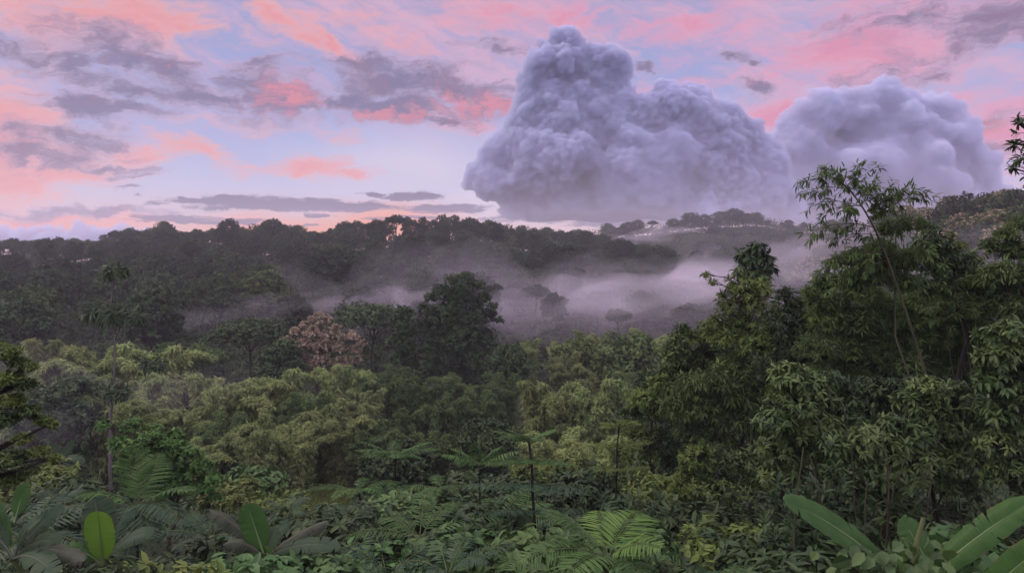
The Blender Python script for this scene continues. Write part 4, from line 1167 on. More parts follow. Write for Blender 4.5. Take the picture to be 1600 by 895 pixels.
D = 21
S = lambda ax, ay, bx, by, dz=0.: (at(ax, ay, D), at(bx, by, D + dz))
spray_culm('bamboo', 'tall bamboo culm arching over the leafy wall with open sprays against the cloud', 'bamboo',
           [np.array(base_at(1500, D)), at(1478, 700, D), at(1452, 600, D), at(1420, 500, D), at(1396, 430, D), at(1374, 370, D), at(1347, 320, D), at(1318, 285, D), at(1295, 272, D), at(1268, 282, D)], .055,
           [S(1330, 300, 1262, 298), S(1310, 280, 1250, 285, .4), S(1320, 288, 1290, 262, -.3), S(1335, 305, 1340, 262), S(1345, 318, 1270, 318, .3), S(1350, 325, 1285, 335, -.4), S(1348, 320, 1375, 268), S(1352, 328, 1400, 285, .4), S(1358, 335, 1432, 300, .2), S(1358, 338, 1445, 303, -.3), S(1362, 345, 1395, 312, .3), S(1365, 350, 1300, 352, .4),
            S(1368, 355, 1268, 362, -.3), S(1372, 362, 1300, 375, .5), S(1380, 385, 1290, 410, .2), S(1385, 395, 1278, 425, -.4), S(1385, 395, 1320, 420), S(1390, 410, 1300, 450), S(1378, 372, 1440, 350), S(1388, 400, 1450, 385), S(1330, 296, 1308, 268, .5), S(1340, 312, 1365, 285, -.5), S(1355, 330, 1410, 300, .6)],
           [M['fine']], M['culm'], 540, .25, .05, 15, 9)
# slender reddish stems
for i, (px0, py0, px1, py1) in enumerate([(1505, 720, 1470, 470), (1535, 700, 1490, 440)]):
    D = 22.5
    p = [np.array(base_at(px0 + (px0 - px1) * .9, D)), at(px0, py0, D), at((px0 + px1) / 2 + 4, (py0 + py1) / 2, D), at(px1, py1, D)]
    spray_culm('sapling', ['slender reddish sapling stem inside the bamboo thicket', 'thin sapling stem nearest the right edge of the bamboo thicket', 'leaning thin stem at the left end of the bamboo thicket'][i], 'sapling', p, .03,
               [(at(px1, py1 + 10 * q, D), at(px1 + (-1) ** q * 22, py1 - 5 + 12 * q, D)) for q in range(5)], [M['fine']], M['bark'], 550 + i, .22, .045, 8, 8)
D = 24
hero_tree('leafy_tree', 'dark round headed tree with drooping narrow leaves and a forked trunk, right of the culm', 'tree', base_at(1530, D), at(1490, 420, D),
          px_lobes([(1440, 378, 18), (1462, 372, 16), (1448, 398, 24), (1480, 392, 22), (1425, 415, 18), (1465, 420, 28), (1500, 410, 24), (1520, 425, 20), (1490, 445, 28), (1450, 450, 24), (1525, 450, 18), (1515, 395, 10)], D, rng2),
          [M['mango_dark'], M['fine']], M['bark_dark'], 560, .30, .075, 85, 10, .11, .9, .7, mat_pick=[0, 0, 1], stag=.9, fine=True, droop=.3)
D = 27
spray_culm('sapling', 'sparse light green sapling standing alone against the fog near the right edge', 'sapling', [np.array(base_at(1492, D)), at(1492, 480, D), at(1491, 420, D), at(1489, 385, D)], .04,
           [(at(1490, 425, D), at(1462, 398, D)), (at(1490, 420, D), at(1518, 398, D)), (at(1490, 400, D), at(1470, 378, D)), (at(1490, 398, D), at(1505, 375, D)), (at(1490, 432, D), at(1530, 412, D)), (at(1490, 440, D), at(1455, 420, D)), (at(1490, 392, D), at(1488, 365, D)), (at(1490, 430, D), at(1540, 395, D))],
           [M['olive']], M['bark'], 565, .26, .07, 14, 8)

# broad leaved trees in front
front = [
    (1240, 18.5, 'glossy broad leaved tree directly over the tip of the big banana leaf', [(1232, 588, 30), (1262, 600, 30), (1215, 615, 24), (1245, 632, 38), (1285, 625, 30), (1212, 660, 34), (1250, 672, 38), (1225, 705, 36), (1265, 712, 34), (1205, 745, 26), (1240, 745, 30), (1290, 670, 28), (1190, 700, 18)]),
    (1360, 17, 'glossy broad leaved tree in the middle of the leafy wall, pale whorls on top', [(1390, 668, 30), (1355, 690, 34), (1400, 705, 36), (1425, 680, 32), (1330, 720, 30), (1370, 740, 34), (1415, 745, 34), (1390, 775, 26), (1345, 770, 22), (1440, 720, 30), (1310, 700, 24), (1300, 740, 26)]),
    (1480, 18, 'glossy broad leaved tree below the forked trunk, its whorls facing out', [(1455, 640, 32), (1490, 622, 34), (1520, 640, 34), (1470, 675, 36), (1510, 682, 36), (1450, 610, 28), (1490, 720, 34), (1530, 720, 32), (1470, 760, 28), (1515, 765, 26), (1420, 630, 24)]),
    (1700, 20, 'glossy broad leaved tree just past the right edge beside the arching bamboo', [(1660, 440, 44), (1700, 420, 50), (1750, 450, 50), (1680, 520, 54), (1740, 540, 56), (1690, 620, 56), (1750, 640, 56), (1700, 720, 56), (1780, 560, 50)]),
    (1590, 16, 'glossy broad leaved tree filling the right edge below the arching bamboo', [(1560, 560, 34), (1595, 545, 36), (1620, 580, 40), (1560, 600, 36), (1595, 620, 40), (1560, 650, 32), (1600, 680, 40), (1560, 700, 32), (1590, 735, 34), (1555, 745, 26), (1610, 770, 30), (1580, 520, 28), (1545, 525, 20)]),
    (1330, 20, 'shaded broad leaved tree behind the front whorls of the leafy wall', [(1300, 640, 34), (1340, 645, 36), (1375, 640, 34), (1320, 680, 36), (1405, 610, 30), (1360, 610, 30), (1300, 600, 26), (1280, 770, 26), (1420, 790, 26), (1330, 800, 24), (1500, 800, 26), (1250, 790, 24)]),
]
for i, (px, d, lb, ls) in enumerate(front):
    hero_tree('broad_leaved_tree', lb, 'tree', base_at(px, d), at(px, min(l[1] for l in ls) + 15, d), px_lobes(ls, d, rng2),
              [M['mango'] if i < 5 else M['mango_dark']], M['bark_dark'], 580 + i, .215, .07, 150, 9, .09, 1.15, .5, stag=.35, fine=True, droop=.28, low=-.25, inner=.35)

back = [
    (1300, 31, 'dark dense tree behind the bamboo thicket, where the fog ends', [(1280, 520, 50), (1330, 500, 50), (1300, 570, 60), (1360, 570, 60), (1250, 600, 60), (1330, 640, 70), (1260, 690, 70), (1390, 630, 60)]),
    (1430, 30, 'dark dense tree hidden behind the reddish stems of the thicket', [(1400, 490, 44), (1440, 475, 44), (1480, 490, 50), (1420, 550, 60), (1480, 560, 60), (1440, 630, 70), (1500, 640, 70), (1450, 710, 70)]),
    (1570, 29, 'dark dense tree behind the arching bamboo at the right edge', [(1540, 470, 44), (1580, 450, 50), (1620, 460, 50), (1550, 540, 60), (1610, 550, 60), (1560, 620, 70), (1600, 700, 70), (1540, 700, 60)]),
    (1090, 38, 'dark dense tree deep inside the left flank of the leafy wall', [(1060, 580, 40), (1110, 570, 44), (1150, 560, 40), (1040, 640, 50), (1100, 650, 60), (1160, 640, 60), (1060, 710, 60), (1130, 730, 60), (1200, 720, 50), (1010, 600, 26)]),
]
for i, (px, d, lb, ls) in enumerate(back):
    hero_tree('leafy_tree', lb, 'tree', base_at(px, d), at(px, min(l[1] for l in ls) + 25, d), px_lobes(ls, d, rng2),
              [M['mango_dark'], M['dark']], M['bark_dark'], 620 + i, .34, .12, 46, 9, .14, 1.0, .5, mat_pick=[0, 1])

# overhanging bough at the upper right edge, its trunk outside the frame
D = 12
hero_tree('leafy_tree', 'dark small leaved branch tips hanging in against the sky at the upper right corner', 'tree', base_at(1760, D), at(1740, 200, D),
          px_lobes([(1592, 190, 12), (1605, 205, 18), (1588, 225, 13), (1600, 245, 18), (1582, 262, 10), (1602, 275, 14), (1625, 230, 26), (1640, 190, 24), (1640, 270, 24), (1690, 160, 44), (1740, 130, 50), (1800, 170, 54), (1700, 250, 48), (1770, 240, 54), (1840, 250, 54), (1720, 320, 46), (1800, 330, 54)], D, rng2),
          [M['mango_dark']], M['bark_dark'], 590, .15, .045, 150, 8, .12, 1.0, .5, fine=True, low=-.8)

# tree at the left edge
D = 14
hero_tree('leafy_tree', 'layered tree with small yellow green leaves reaching in from the left edge', 'tree', base_at(-110, D), at(-70, 560, D),
          px_lobes([(-20, 550, 34), (10, 552, 22), (30, 565, 16), (48, 572, 12), (15, 590, 22), (40, 600, 18), (-15, 600, 30), (20, 625, 22), (48, 640, 16), (68, 655, 14), (82, 662, 9), (10, 655, 20), (-20, 660, 30), (35, 685, 18), (20, 715, 22), (62, 705, 16), (-10, 720, 26), (45, 735, 18), (85, 715, 10), (15, 750, 22)], D, rng2),
          [M['olive'], M['mango']], M['bark_dark'], 595, .10, .042, 1900, 9, .035, 1.1, .25, mat_pick=[0, 0, 1], flat=.5, low=-.6, stag=1.8, inner=.15, twig=.0035)
print('trees', time.time() - T0)


# ------------------------------------------------------------------ near plants
def banana_plant(name, label, root_px, d, crown, leaves, bark='stem', seed=0, stem_r=.13, group=None):
    """leaves: (tip point, arch, width, facing, material, tears, start offset)"""
    b = np.array(base_at(root_px, d)); o = thing(name, label, 'banana plant', b, group)
    c = np.asarray(crown, float) - b
    mb = MB(); mb.tube(branch_path((0, 0, -.4), c, np.random.default_rng(seed), 0, 7), np.linspace(stem_r, stem_r * .5, 7), 9); mb.build('pseudostem', M[bark], o)
    for i, lf in enumerate(leaves):
        tip, arch, W, face, mt, tears = lf[:6]
        opt = lf[6] if len(lf) > 6 else {}
        st = c + np.asarray(opt.get('off', (0, 0, 0)), float)
        banana_leaf(st, np.asarray(tip, float) - b, arch, W, seed * 17 + i, M[mt], o, tears=tears, face=face, **{k: v for k, v in opt.items() if k != 'off'})
    return o


D = 9.5
cr_ = at(1425, 925, D)
banana_plant('banana_plant', 'big banana plant with broad whole leaves spreading low at the right corner', 1425, D, cr_, [
    (at(1222, 780, D - .6), .30, .52, (-.2, -.55, .8), 'banana', 3, dict(fray=.16, cup=.4, stalk=.05)),
    (at(1624, 774, D - .3), .16, .40, (-.15, -.55, .8), 'banana', 4, dict(fray=.2, cup=.4, stalk=.1)),
    (at(1408, 806, D + .3), .05, .52, (.25, -.8, .55), 'banana', 2, dict(fray=.12, cup=.15, off=(.5, 0, -.1))),
    (at(1650, 838, D - .9), .12, .42, (-.2, -.6, .8), 'banana', 1, dict(fray=.05, off=(.6, -.2, -.25))),
    (at(1330, 862, D + .8), .25, .4, (0, -.4, .9), 'banana_dull', 3, dict(fray=.2)),
], seed=3)
# broken stalk and creeper in its heart
mb = MB(); b0 = at(1424, 900, D - .3); mb.tube([b0 - b0, at(1432, 850, D - .3) - b0, at(1443, 808, D - .3) - b0], [.04, .034, .028], 8)
o = mb.build('leaf_stalk', M['stem'], None, b0); tag(o, 'cut pale green leaf stalk poking up out of the big banana plant', 'stalk')
rngc = np.random.default_rng(4)
cb_ = np.array(base_at(1390, D - .5)); o = thing('creeper', 'creeper with broad heart shaped leaves climbing over the heart of the big banana plant', 'creeper', cb_)
mb = MB(); fo = MB()
pts = [at(q, w, D - .5 + e) - cb_ for q, w, e in [(1350, 868, 0), (1372, 858, -.2), (1395, 862, -.2), (1338, 888, 0), (1412, 880, -.3), (1440, 872, -.2), (1380, 885, -.4), (1400, 842, .1), (1460, 885, -.1), (1365, 895, -.4), (1430, 895, -.4), (1310, 890, .3), (1480, 872, .1), (1325, 870, .3)]]
for p in pts:
    mb.tube(branch_path((0, 0, 0), p, rngc, .05, 8), np.linspace(.012, .005, 8), 4)
mb.build('stem', M['bark'], o)
Pp = np.array([p + rngc.normal(size=3) * [.14, .1, .07] for p in pts for _ in range(7)])
a = rngc.uniform(0, 6.28, len(Pp)); Dd = np.stack([np.cos(a), np.sin(a) * .7 - .3, -.35 - .2 * rngc.random(len(Pp))], 1)
fo.leaves(Pp, Dd, np.tile([0, -.5, .85], (len(Pp), 1)) + rngc.normal(size=(len(Pp), 3)) * .3, rngc.uniform(.16, .27, len(Pp)), rngc.uniform(.13, .2, len(Pp)), rngc.uniform(.05, .6, len(Pp)), fold=.08, droop=.2, fine=True)
fo.build('foliage', M['mango'], o)

D = 15
banana_plant('banana_plant', 'banana plant with one bright upright leaf and a darker leaf behind it', 158, D, at(160, 884, D), [
    (at(153, 798, D - .3), .0, .66, (.1, -1, .12), 'banana_lit', 0, dict(fray=.0, cup=.05, stalk=.1)),
    (at(148, 776, D + .5), .1, .85, (-.1, -.9, .4), 'banana_dull', 4, dict(fray=.15, cup=.1)),
    (at(240, 835, D), .5, .5, (0, -.4, .9), 'banana_dull', 6, {}),
    (at(80, 870, D - .5), .5, .5, (0, -.4, .9), 'banana', 5, {}),
], seed=5)
D = 13
banana_plant('banana_plant', 'banana plant with grey torn drooping leaves in the lower left corner', 18, D, at(22, 872, D), [
    (at(100, 790, D + .5), .25, .42, (0, -.5, .85), 'banana_dull', 7, {}),
    (at(95, 848, D), .35, .45, (0, -.6, .8), 'banana_dull', 8, dict(fray=.4)),
    (at(134, 876, D - .5), .4, .42, (0, -.45, .9), 'banana_dry', 10, dict(fray=.6, sagw=.3)),
    (at(-60, 800, D), .3, .45, (0, -.5, .85), 'banana_dull', 6, {}),
    (at(40, 752, D + .2), .0, .3, (.3, -.9, .3), 'banana', 2, dict(fray=.1, off=(0, 0, .7))),
    (at(-20, 765, D + .6), .0, .4, (-.2, -.9, .3), 'banana', 3, dict(fray=.1)),
    (at(55, 820, D - .3), .4, .42, (.2, -.6, .8), 'banana_dull', 7, dict(fray=.4)),
    (at(90, 905, D - 1), .4, .45, (0, -.5, .85), 'banana_dull', 7, dict(fray=.4)),
], seed=6)
D = 16
banana_plant('banana_plant', 'banana plant with an upright green leaf and withered grey leaves hanging either side', 412, D, at(414, 872, D), [
    (at(386, 786, D), .0, .62, (.25, -.95, .2), 'banana', 1, dict(fray=.05, cup=.15)),
    (at(430, 822, D + .3), .0, .45, (-.3, -.9, .2), 'banana_dull', 2, dict(fray=.1)),
    (at(326, 796, D + .3), .35, .36, (.2, -.5, .85), 'banana_dry', 12, dict(fray=.7, sagw=.5, cup=-.1)),
    (at(514, 814, D + .2), .25, .38, (-.1, -.5, .85), 'banana_dry', 9, dict(fray=.5, sagw=.4, cup=-.1)),
    (at(534, 856, D - .3), .4, .45, (0, -.55, .85), 'banana_dull', 6, dict(fray=.35)),
    (at(452, 815, D + 1), .35, .4, (0, -.8, .5), 'banana_dull', 4, dict(fray=.3)),
    (at(348, 852, D - .4), .4, .32, (0, -.6, .8), 'banana_dry', 12, dict(fray=.7, sagw=.5, cup=-.1)),
], seed=7)
D = 38
banana_plant('banana_plant', 'small dim banana plant under the dusky round tree at the left', 94, D, at(94, 722, D), [
    (at(84, 692, D), .1, .5, (0, -1, .2), 'banana_dull', 1, {}), (at(115, 688, D), .1, .5, (0, -1, .2), 'banana_dull', 1, {}), (at(66, 708, D), .4, .5, (0, -.6, .8), 'banana_dull', 3, {}),
    (at(132, 724, D), .6, .5, (0, -.6, .8), 'banana_dull', 3, {}), (at(70, 728, D), .5, .5, (0, -.6, .8), 'banana_dull', 3, {}), (at(118, 738, D), .6, .5, (0, -.6, .8), 'banana_dull', 3, {})], seed=8)


def frond_plant(name, label, cat, root, crown, tips, mats, seed, ll=.4, lw=.05, pairs=26, stem_r=.06, group=None, stalk=.15, hang=.25, sweep=.5):
    """Plant with feathered leaves from one crown (or several heights): each frond a part."""
    b = np.asarray(root, float); o = thing(name, label, cat, b, group)
    c = np.asarray(crown, float) - b
    mb = MB(); mb.tube(branch_path((0, 0, -.4), c, np.random.default_rng(seed), 0, 8, .006), np.linspace(stem_r, stem_r * .55, 8), 7); mb.build('stem', M['bark_dark'], o)
    for i, q in enumerate(tips):
        tip, arch = q[:2]; op = dict(q[2]) if len(q) > 2 else {}
        st = np.asarray(op.pop('start', crown), float) - b
        mt = op.pop('mat', mats)
        fm = MB(); kw = dict(ll=ll, lw=lw, pairs=pairs, stalk=stalk, hang=hang, sweep=sweep); kw.update(op)
        frond(fm, st, np.asarray(tip, float) - b, arch, seed * 31 + i, **kw)
        fm.build('frond', [M[mt], M['stem']], o)
    return o


D = 13.5
cF = at(950, 872, D)
frond_plant('feather_leaved_sapling', 'bright green sapling of great feathered fronds at the bottom centre', 'sapling', base_at(952, D), cF, [
    (at(1000, 800, D + .9), .35, dict(ll=.8, lw=.055, pairs=26, tw=.0)), (at(848, 797, D + .2), .35, dict(ll=.55, lw=.06, pairs=28, mat='fern')),
    (at(1032, 856, D - .9), .35, dict(ll=.5, lw=.05, pairs=26, tw=-.3)), (at(800, 885, D - .6), .55, dict(ll=.6, lw=.06, pairs=30, mat='fern', tw=.2)),
    (at(935, 798, D + 1.6), .3, dict(ll=.65, lw=.055, pairs=26)), (at(1010, 905, D - 1.2), .3, dict(mat='fern')), (at(880, 905, D - 1.6), .4, dict(mat='fern', ll=.6))],
    'fern_bright', 11, ll=.6, lw=.065, pairs=28, stem_r=.05, hang=.12)
D = 17
frond_plant('feather_leaved_sapling', 'sapling with one tall upright feathered frond beside the domed bush at the left', 'sapling', base_at(212, D), at(212, 792, D), [
    (at(206, 700, D + .3), .0, dict(ll=.62, lw=.04, pairs=28, tw=.0, hang=-.1)), (at(122, 774, D), .45, dict(ll=.5, lw=.05, hang=.5)), (at(306, 764, D - .2), .35, dict(ll=.45, lw=.05, hang=.1)),
    (at(245, 708, D + .9), .1, dict(ll=.7)), (at(170, 850, D - 1), .6, dict(mat='fern_dark')), (at(240, 860, D - 1.2), .7, dict(mat='fern_dark')), (at(290, 820, D - .8), .6, dict(mat='fern_dark')), (at(130, 830, D - .4), .5, dict(mat='fern_dark')), (at(200, 880, D - 1.4), .6, dict(mat='fern_dark'))],
    'fern', 12, ll=.6, lw=.055, pairs=28, stem_r=.06)
# feathery sapling with tiers on a thin dark stem
D = 21
rt = np.array(base_at(830, D)); tips = []
rq = np.random.default_rng(2)
for (cx, cyy, ln, n, rise) in [(826, 690, 50, 11, 26), (827, 722, 72, 8, 6), (829, 762, 110, 8, 8), (830, 800, 80, 6, 10)]:
    for k in range(n):
        a = 2 * np.pi * (k + rq.uniform(-.25, .25)) / n
        dx = math.cos(a) * ln * rq.uniform(.75, 1.15); dy = math.sin(a) * ln / F * D
        tips.append((at(cx + dx, cyy - rise * rq.uniform(.3, 1.3) + 8, D + dy), .16 * ln / 60, dict(start=at(cx, cyy, D), ll=.42 * ln / 80, lw=.05, mat='fern' if cyy < 750 else 'fern_dark', pairs=20, hang=.35)))
frond_plant('feather_leaved_sapling', 'slender dark stemmed sapling with feathery tiers standing in the middle of the near slope', 'sapling', rt, at(826, 684, D), tips, 'fern', 13, pairs=20, stem_r=.07, stalk=.12)
D = 24
tips = []
for (cx, cyy, ln, n, rise) in [(968, 668, 34, 9, 14), (967, 700, 52, 8, 10), (967, 735, 50, 7, 8)]:
    for k in range(n):
        a = 2 * np.pi * (k + rq.uniform(-.25, .25)) / n
        tips.append((at(cx + math.cos(a) * ln, cyy - rise * rq.uniform(.3, 1.3) + 4, D + math.sin(a) * ln / F * D), .15, dict(start=at(cx, cyy, D), ll=.34, lw=.04, mat='olive', pairs=18, hang=.3)))
frond_plant('feather_leaved_sapling', 'slender sapling with fine yellowish leaves in front of the loose yellow bamboo', 'sapling', base_at(968, D), at(968, 660, D), tips, 'olive', 14, pairs=18, stem_r=.05)
D = 38
tips = [(at(617 + math.cos(a) * 68 * q, 716 - 14 * q + 12 * math.sin(a * 3), D + math.sin(a) * 68 * q / F * D), .45, dict(ll=.62, lw=.10, pairs=20)) for a, q in zip(np.linspace(0, 5.8, 12), rq.uniform(.75, 1.1, 12))]
frond_plant('fern_tree', 'star shaped fern tree spreading flat fronds before the dark valley gap', 'fern tree', base_at(617, D), at(617, 716, D), tips, 'fern', 15, stem_r=.09)
D = 27
tips = [(at(750 + math.cos(a) * 66 * q, 722 - 14 * q + 14 * math.sin(a), D + math.sin(a) * 60 * q / F * D), .3, dict(ll=.5, lw=.09, pairs=14)) for a, q in zip(np.linspace(.3, 6.0, 9), rq.uniform(.7, 1.1, 9))]
frond_plant('feather_leaved_sapling', 'sapling with large drooping paired leaflets just left of the feathery tiered one', 'sapling', base_at(748, D), at(750, 728, D), tips, 'fern', 16, stem_r=.05, hang=.6)

# feather leaved plants scattered over the near slope
def fern_proto(seed, n, L, mats, ll, lw, pairs=24, h=1.6, rise=.35):
    rg = np.random.default_rng(seed)
    o = thing('fern', 'fern', 'fern', (0, 0, 0)); c = np.array([0, 0, h])
    mb = MB(); mb.tube(branch_path((0, 0, -.8), c, rg, 0, 5), np.linspace(.07, .045, 5), 6); mb.build('stem', M['bark_dark'], o)
    for k in range(n):
        a = 2 * np.pi * (k + rg.uniform(-.3, .3)) / n; l = L * rg.uniform(.55, 1.2); up = rg.uniform(-.35, 1.1) * rise * L
        fm = MB(); frond(fm, c, c + np.array([math.cos(a) * l, math.sin(a) * l, up - .1]), .28 * L, seed * 13 + k, pairs=pairs, ll=ll, lw=lw, hang=rg.uniform(.15, .45))
        fm.build('frond', [M[mats], M['stem']], o)
    return o


ferns = [fern_proto(61, 7, 1.7, 'fern', .40, .042), fern_proto(62, 6, 1.9, 'fern_dark', .42, .045), fern_proto(63, 8, 1.3, 'fern_dark', .32, .038, 22, 1.2), fern_proto(64, 6, 1.7, 'fern', .42, .045, 20, 1.8, .6)]
fern_spots = [(655, 795, 21, 0, 'yellowish green fern fanning out at the middle of the near slope'), (585, 790, 23, 3, 'green fern with raised fronds left of the yellowish fan'), (605, 835, 18, 1, 'large blue green fern arching low in front of the yellowish fan'),
              (690, 770, 27, 3, 'fern with a reddish withered frond near the top of the slope undergrowth'), (735, 800, 21, 1, 'blue green fern left of the dark stemmed sapling'), (775, 775, 24, 0, 'fern with pale tips behind the dark stemmed sapling'),
              (545, 775, 29, 2, 'small dark fern at the near edge of the meadow'), (500, 790, 25, 2, 'small dark fern behind the withered banana leaves'), (700, 845, 17, 2, 'dark fern low in the shade left of the bright fronds'),
              (880, 770, 25, 1, 'blue green fern at the foot of the leafy wall'), (1080, 850, 16, 1, 'dim fern right of the bright fronds'), (1050, 800, 21, 2, 'dim fern under the foot of the leafy wall'),
              (1120, 870, 15, 0, 'fern at the dark foot of the leafy wall'), (330, 800, 22, 2, 'dark fern under the domed bush'), (280, 845, 16, 1, 'dark fern right of the bright banana leaf'), (95, 760, 25, 2, 'dim fern left of the thin pale trunk'),
              (40, 770, 20, 1, 'dim fern at the left edge under the layered tree'), (450, 775, 30, 2, 'small fern just before the meadow'), (640, 750, 33, 3, 'fern with raised fronds below the star shaped one'), (560, 740, 36, 0, 'fern left below the star shaped one'),
              (690, 735, 34, 0, 'fern right below the star shaped one'), (820, 850, 15.5, 3, 'fern with raised fronds left of the bright sapling'), (500, 865, 16, 1, 'blue green fern under the withered banana leaves'), (1180, 850, 17, 2, 'dark fern left of the big banana leaf tip')]
fu = set()
for px, py, d, k, lb in fern_spots:
    place_top(ferns[k], px, py, d, [2.3, 2.6, 1.8, 3.0][k], rng1.uniform(0, 6.28), 1.0, lb, 'ferns on the near slope', first=k not in fu, smin=.75, smax=1.5); fu.add(k)


def shrub_proto(seed, R, mats, L, W, n, k, fine=True, spread=1.3, hang=.35):
    rg = np.random.default_rng(seed); o = thing('shrub', 'shrub', 'shrub', (0, 0, 0)); st = MB(); fo = MB()
    for i in range(9):
        a = i * 2.4; rr = R * .62 * math.sqrt((i + .5) / 9); c = np.array([math.cos(a) * rr, math.sin(a) * rr, R * (1.0 - .5 * (rr / R) ** 2) * rg.uniform(.75, 1.1)])
        C, A = lobe_clumps(c, R * .42, n, rg, .4, -.3)
        st.tube(branch_path((0, 0, -.6), c, rg, .02, 5), np.linspace(.03, .01, 5), 4); st.tubes(np.repeat(c[None], len(C), 0), C, .008, .004)
        whorls(fo, C, A, k, L, W, spread, hang, rg, L * .3, fine, np.clip(rg.uniform(.3, .7) + rg.normal(0, .15, len(C)), 0, 1), droop=.25)
    st.build('stem', M['bark'], o); fo.build('foliage', M[mats], o)
    return o


shr = [shrub_proto(71, 1.3, 'shrub', .20, .12, 34, 7), shrub_proto(72, 1.5, 'mango_dark', .22, .09, 32, 8), shrub_proto(73, 1.2, 'olive', .16, .07, 40, 8), shrub_proto(74, 1.6, 'shrub', .28, .17, 24, 6)]
shrub_spots = [(575, 866, 18.5, 0, 'bright round leaved shrub at the bottom edge below the withered banana leaves'), (655, 856, 19, 0, 'round leaved shrub at the bottom left of the dark fern'), (715, 848, 19, 0, 'round leaved shrub right of the dark fern at the bottom'), (765, 838, 20, 3, 'broad leaved shrub at the foot of the dark stemmed sapling'),
               (850, 838, 18, 0, 'bright shrub between the dark stem and the bright sapling'), (905, 850, 20, 3, 'broad leaved shrub behind the bright sapling'), (1040, 860, 17, 3, 'broad leaved shrub right of the bright sapling'), (395, 732, 42, 0, 'small bright rounded bush at the near left end of the meadow'),
               (365, 750, 39, 2, 'olive bush beside the domed bush at the meadow end'), (60, 730, 30, 2, 'olive shrub under the left edge tree'), (110, 752, 28, 1, 'dim shrub left of the pale thin trunk'), (480, 815, 22, 1, 'dark shrub behind the withered leaf on the right of the banana'),
               (540, 812, 22, 1, 'dark shrub above the bright round leaved one'), (330, 850, 17, 1, 'dark shrub left of the upright banana leaf'), (260, 890, 14, 1, 'dark shrub at the bottom right of the bright banana leaf'), (205, 896, 13, 2, 'olive shrub at the bottom edge beside the bright banana leaf'),
               (690, 800, 23, 1, 'dark shrub in the middle of the ferns'), (760, 795, 22, 1, 'dark shrub with grey glints left of the dark stem'), (990, 790, 22, 1, 'dark shrub behind the bright sapling at the wall foot'), (1150, 830, 18, 2, 'olive shrub at the foot of the pale tipped tree'),
               (1215, 830, 17, 1, 'dark shrub beneath the tip of the big banana leaf'), (1290, 825, 16, 1, 'dark shrub behind the big banana leaf'), (1520, 830, 14, 1, 'dark shrub behind the right hand banana leaf'), (1560, 870, 12, 3, 'broad leaved shrub under the right hand banana leaf'),
               (440, 770, 33, 2, 'olive shrub right before the meadow grass'), (620, 775, 30, 0, 'green shrub above the yellowish fern'), (730, 745, 34, 1, 'dark shrub under the paired leaflet sapling'), (800, 745, 32, 1, 'dark shrub behind the feathery tiers'), (850, 720, 34, 2, 'olive shrub under the loose yellow bamboo'), (910, 735, 32, 1, 'dark shrub at the base of the loose bamboo'),
               (100, 900, 12, 1, 'dark shrub at the bottom left between the torn banana leaves'), (470, 885, 15, 0, 'green shrub at the bottom edge right of the banana stem'), (360, 885, 14.5, 0, 'green shrub at the bottom edge left of the banana stem'), (1300, 880, 12.5, 1, 'dark shrub at the bottom edge under the big banana leaf'), (1110, 800, 21, 1, 'dark shrub under the pale tipped tree'), (1040, 745, 27, 2, 'olive shrub at the foot of the mottled tree')]
su = set()
for px, py, d, k, lb in shrub_spots:
    place_top(shr[k], px, py, d, [1.75, 2.0, 1.6, 2.1][k], rng1.uniform(0, 6.28), 1.0, lb, 'shrubs on the near slope', first=k not in su, smin=.8, smax=1.7); su.add(k)

# ground cover
scatter_under('undergrowth', 34000, 14, 60, (-200, 1850), lambda d: 2.6, 7, .19, .07, M['under'], 31, dpow=.8, keep=lambda px, d, x: ~((px > 395) & (px < 540) & (d > 47)), fine=True)
scatter_under('undergrowth', 14000, 14, 50, (-60, 1680), lambda d: 2.4, 6, .16, .10, M['shrub'], 32, dpow=.8, keep=lambda px, d, x: (vnoise(x / 4, d / 4, 7) > .5) & ~((px > 395) & (px < 540) & (d > 47)), fine=True)
scatter_under('undergrowth', 16000, 42, 150, (-200, 1850), lambda d: 2.0, 7, .5, .24, M['under'], 33, keep=lambda px, d, x: ~((px > 395) & (px < 540) & (d > 47) & (d < 60)))
scatter_under('undergrowth', 6000, 60, 150, (-60, 1400), lambda d: 4.5, 7, .5, .14, M['bamboo_green'], 34)
scatter_under('undergrowth', 11000, 14, 44, (985, 1880), lambda d: 6.0, 8, .26, .085, M['mango_dark'], 35, fine=True)
rng3 = np.random.default_rng(8); n = 9000
dd = rng3.uniform(46, 62, n); px = rng3.uniform(390, 545, n); xx = dd * (px - 800) / F
mb = MB(); mb.leaves(np.stack([xx, dd, ground(xx, dd) - .05], 1), rng3.normal(size=(n, 3)) * .28 + [0, 0, 1], rng3.normal(size=(n, 3)), rng3.uniform(.7, 1.5, n), .05, rng3.random(n), fold=.1, droop=.3, fine=True)
tag(mb.build('meadow_grass', M['grass']), kind='stuff')
# bare stems in the shade below the leafy wall
rng4 = np.random.default_rng(15)
for i in range(16):
    px = rng4.uniform(1180, 1590); d = rng4.uniform(14.5, 19); b = np.array(base_at(px, d)); top = at(px + rng4.uniform(-25, 25), rng4.uniform(690, 760), d)
    mb = MB(); mb.tube(branch_path((0, 0, -.3), top - b, rng4, 0, 9, .012), np.linspace(.035, .014, 9), 6)
    o = mb.build('bare_stem', M['bark'] if i % 2 else M['culm'], None, b); tag(o, 'thin bare stem standing in the deep shade below the leafy wall', 'stem', 'bare stems in the shade of the leafy wall')


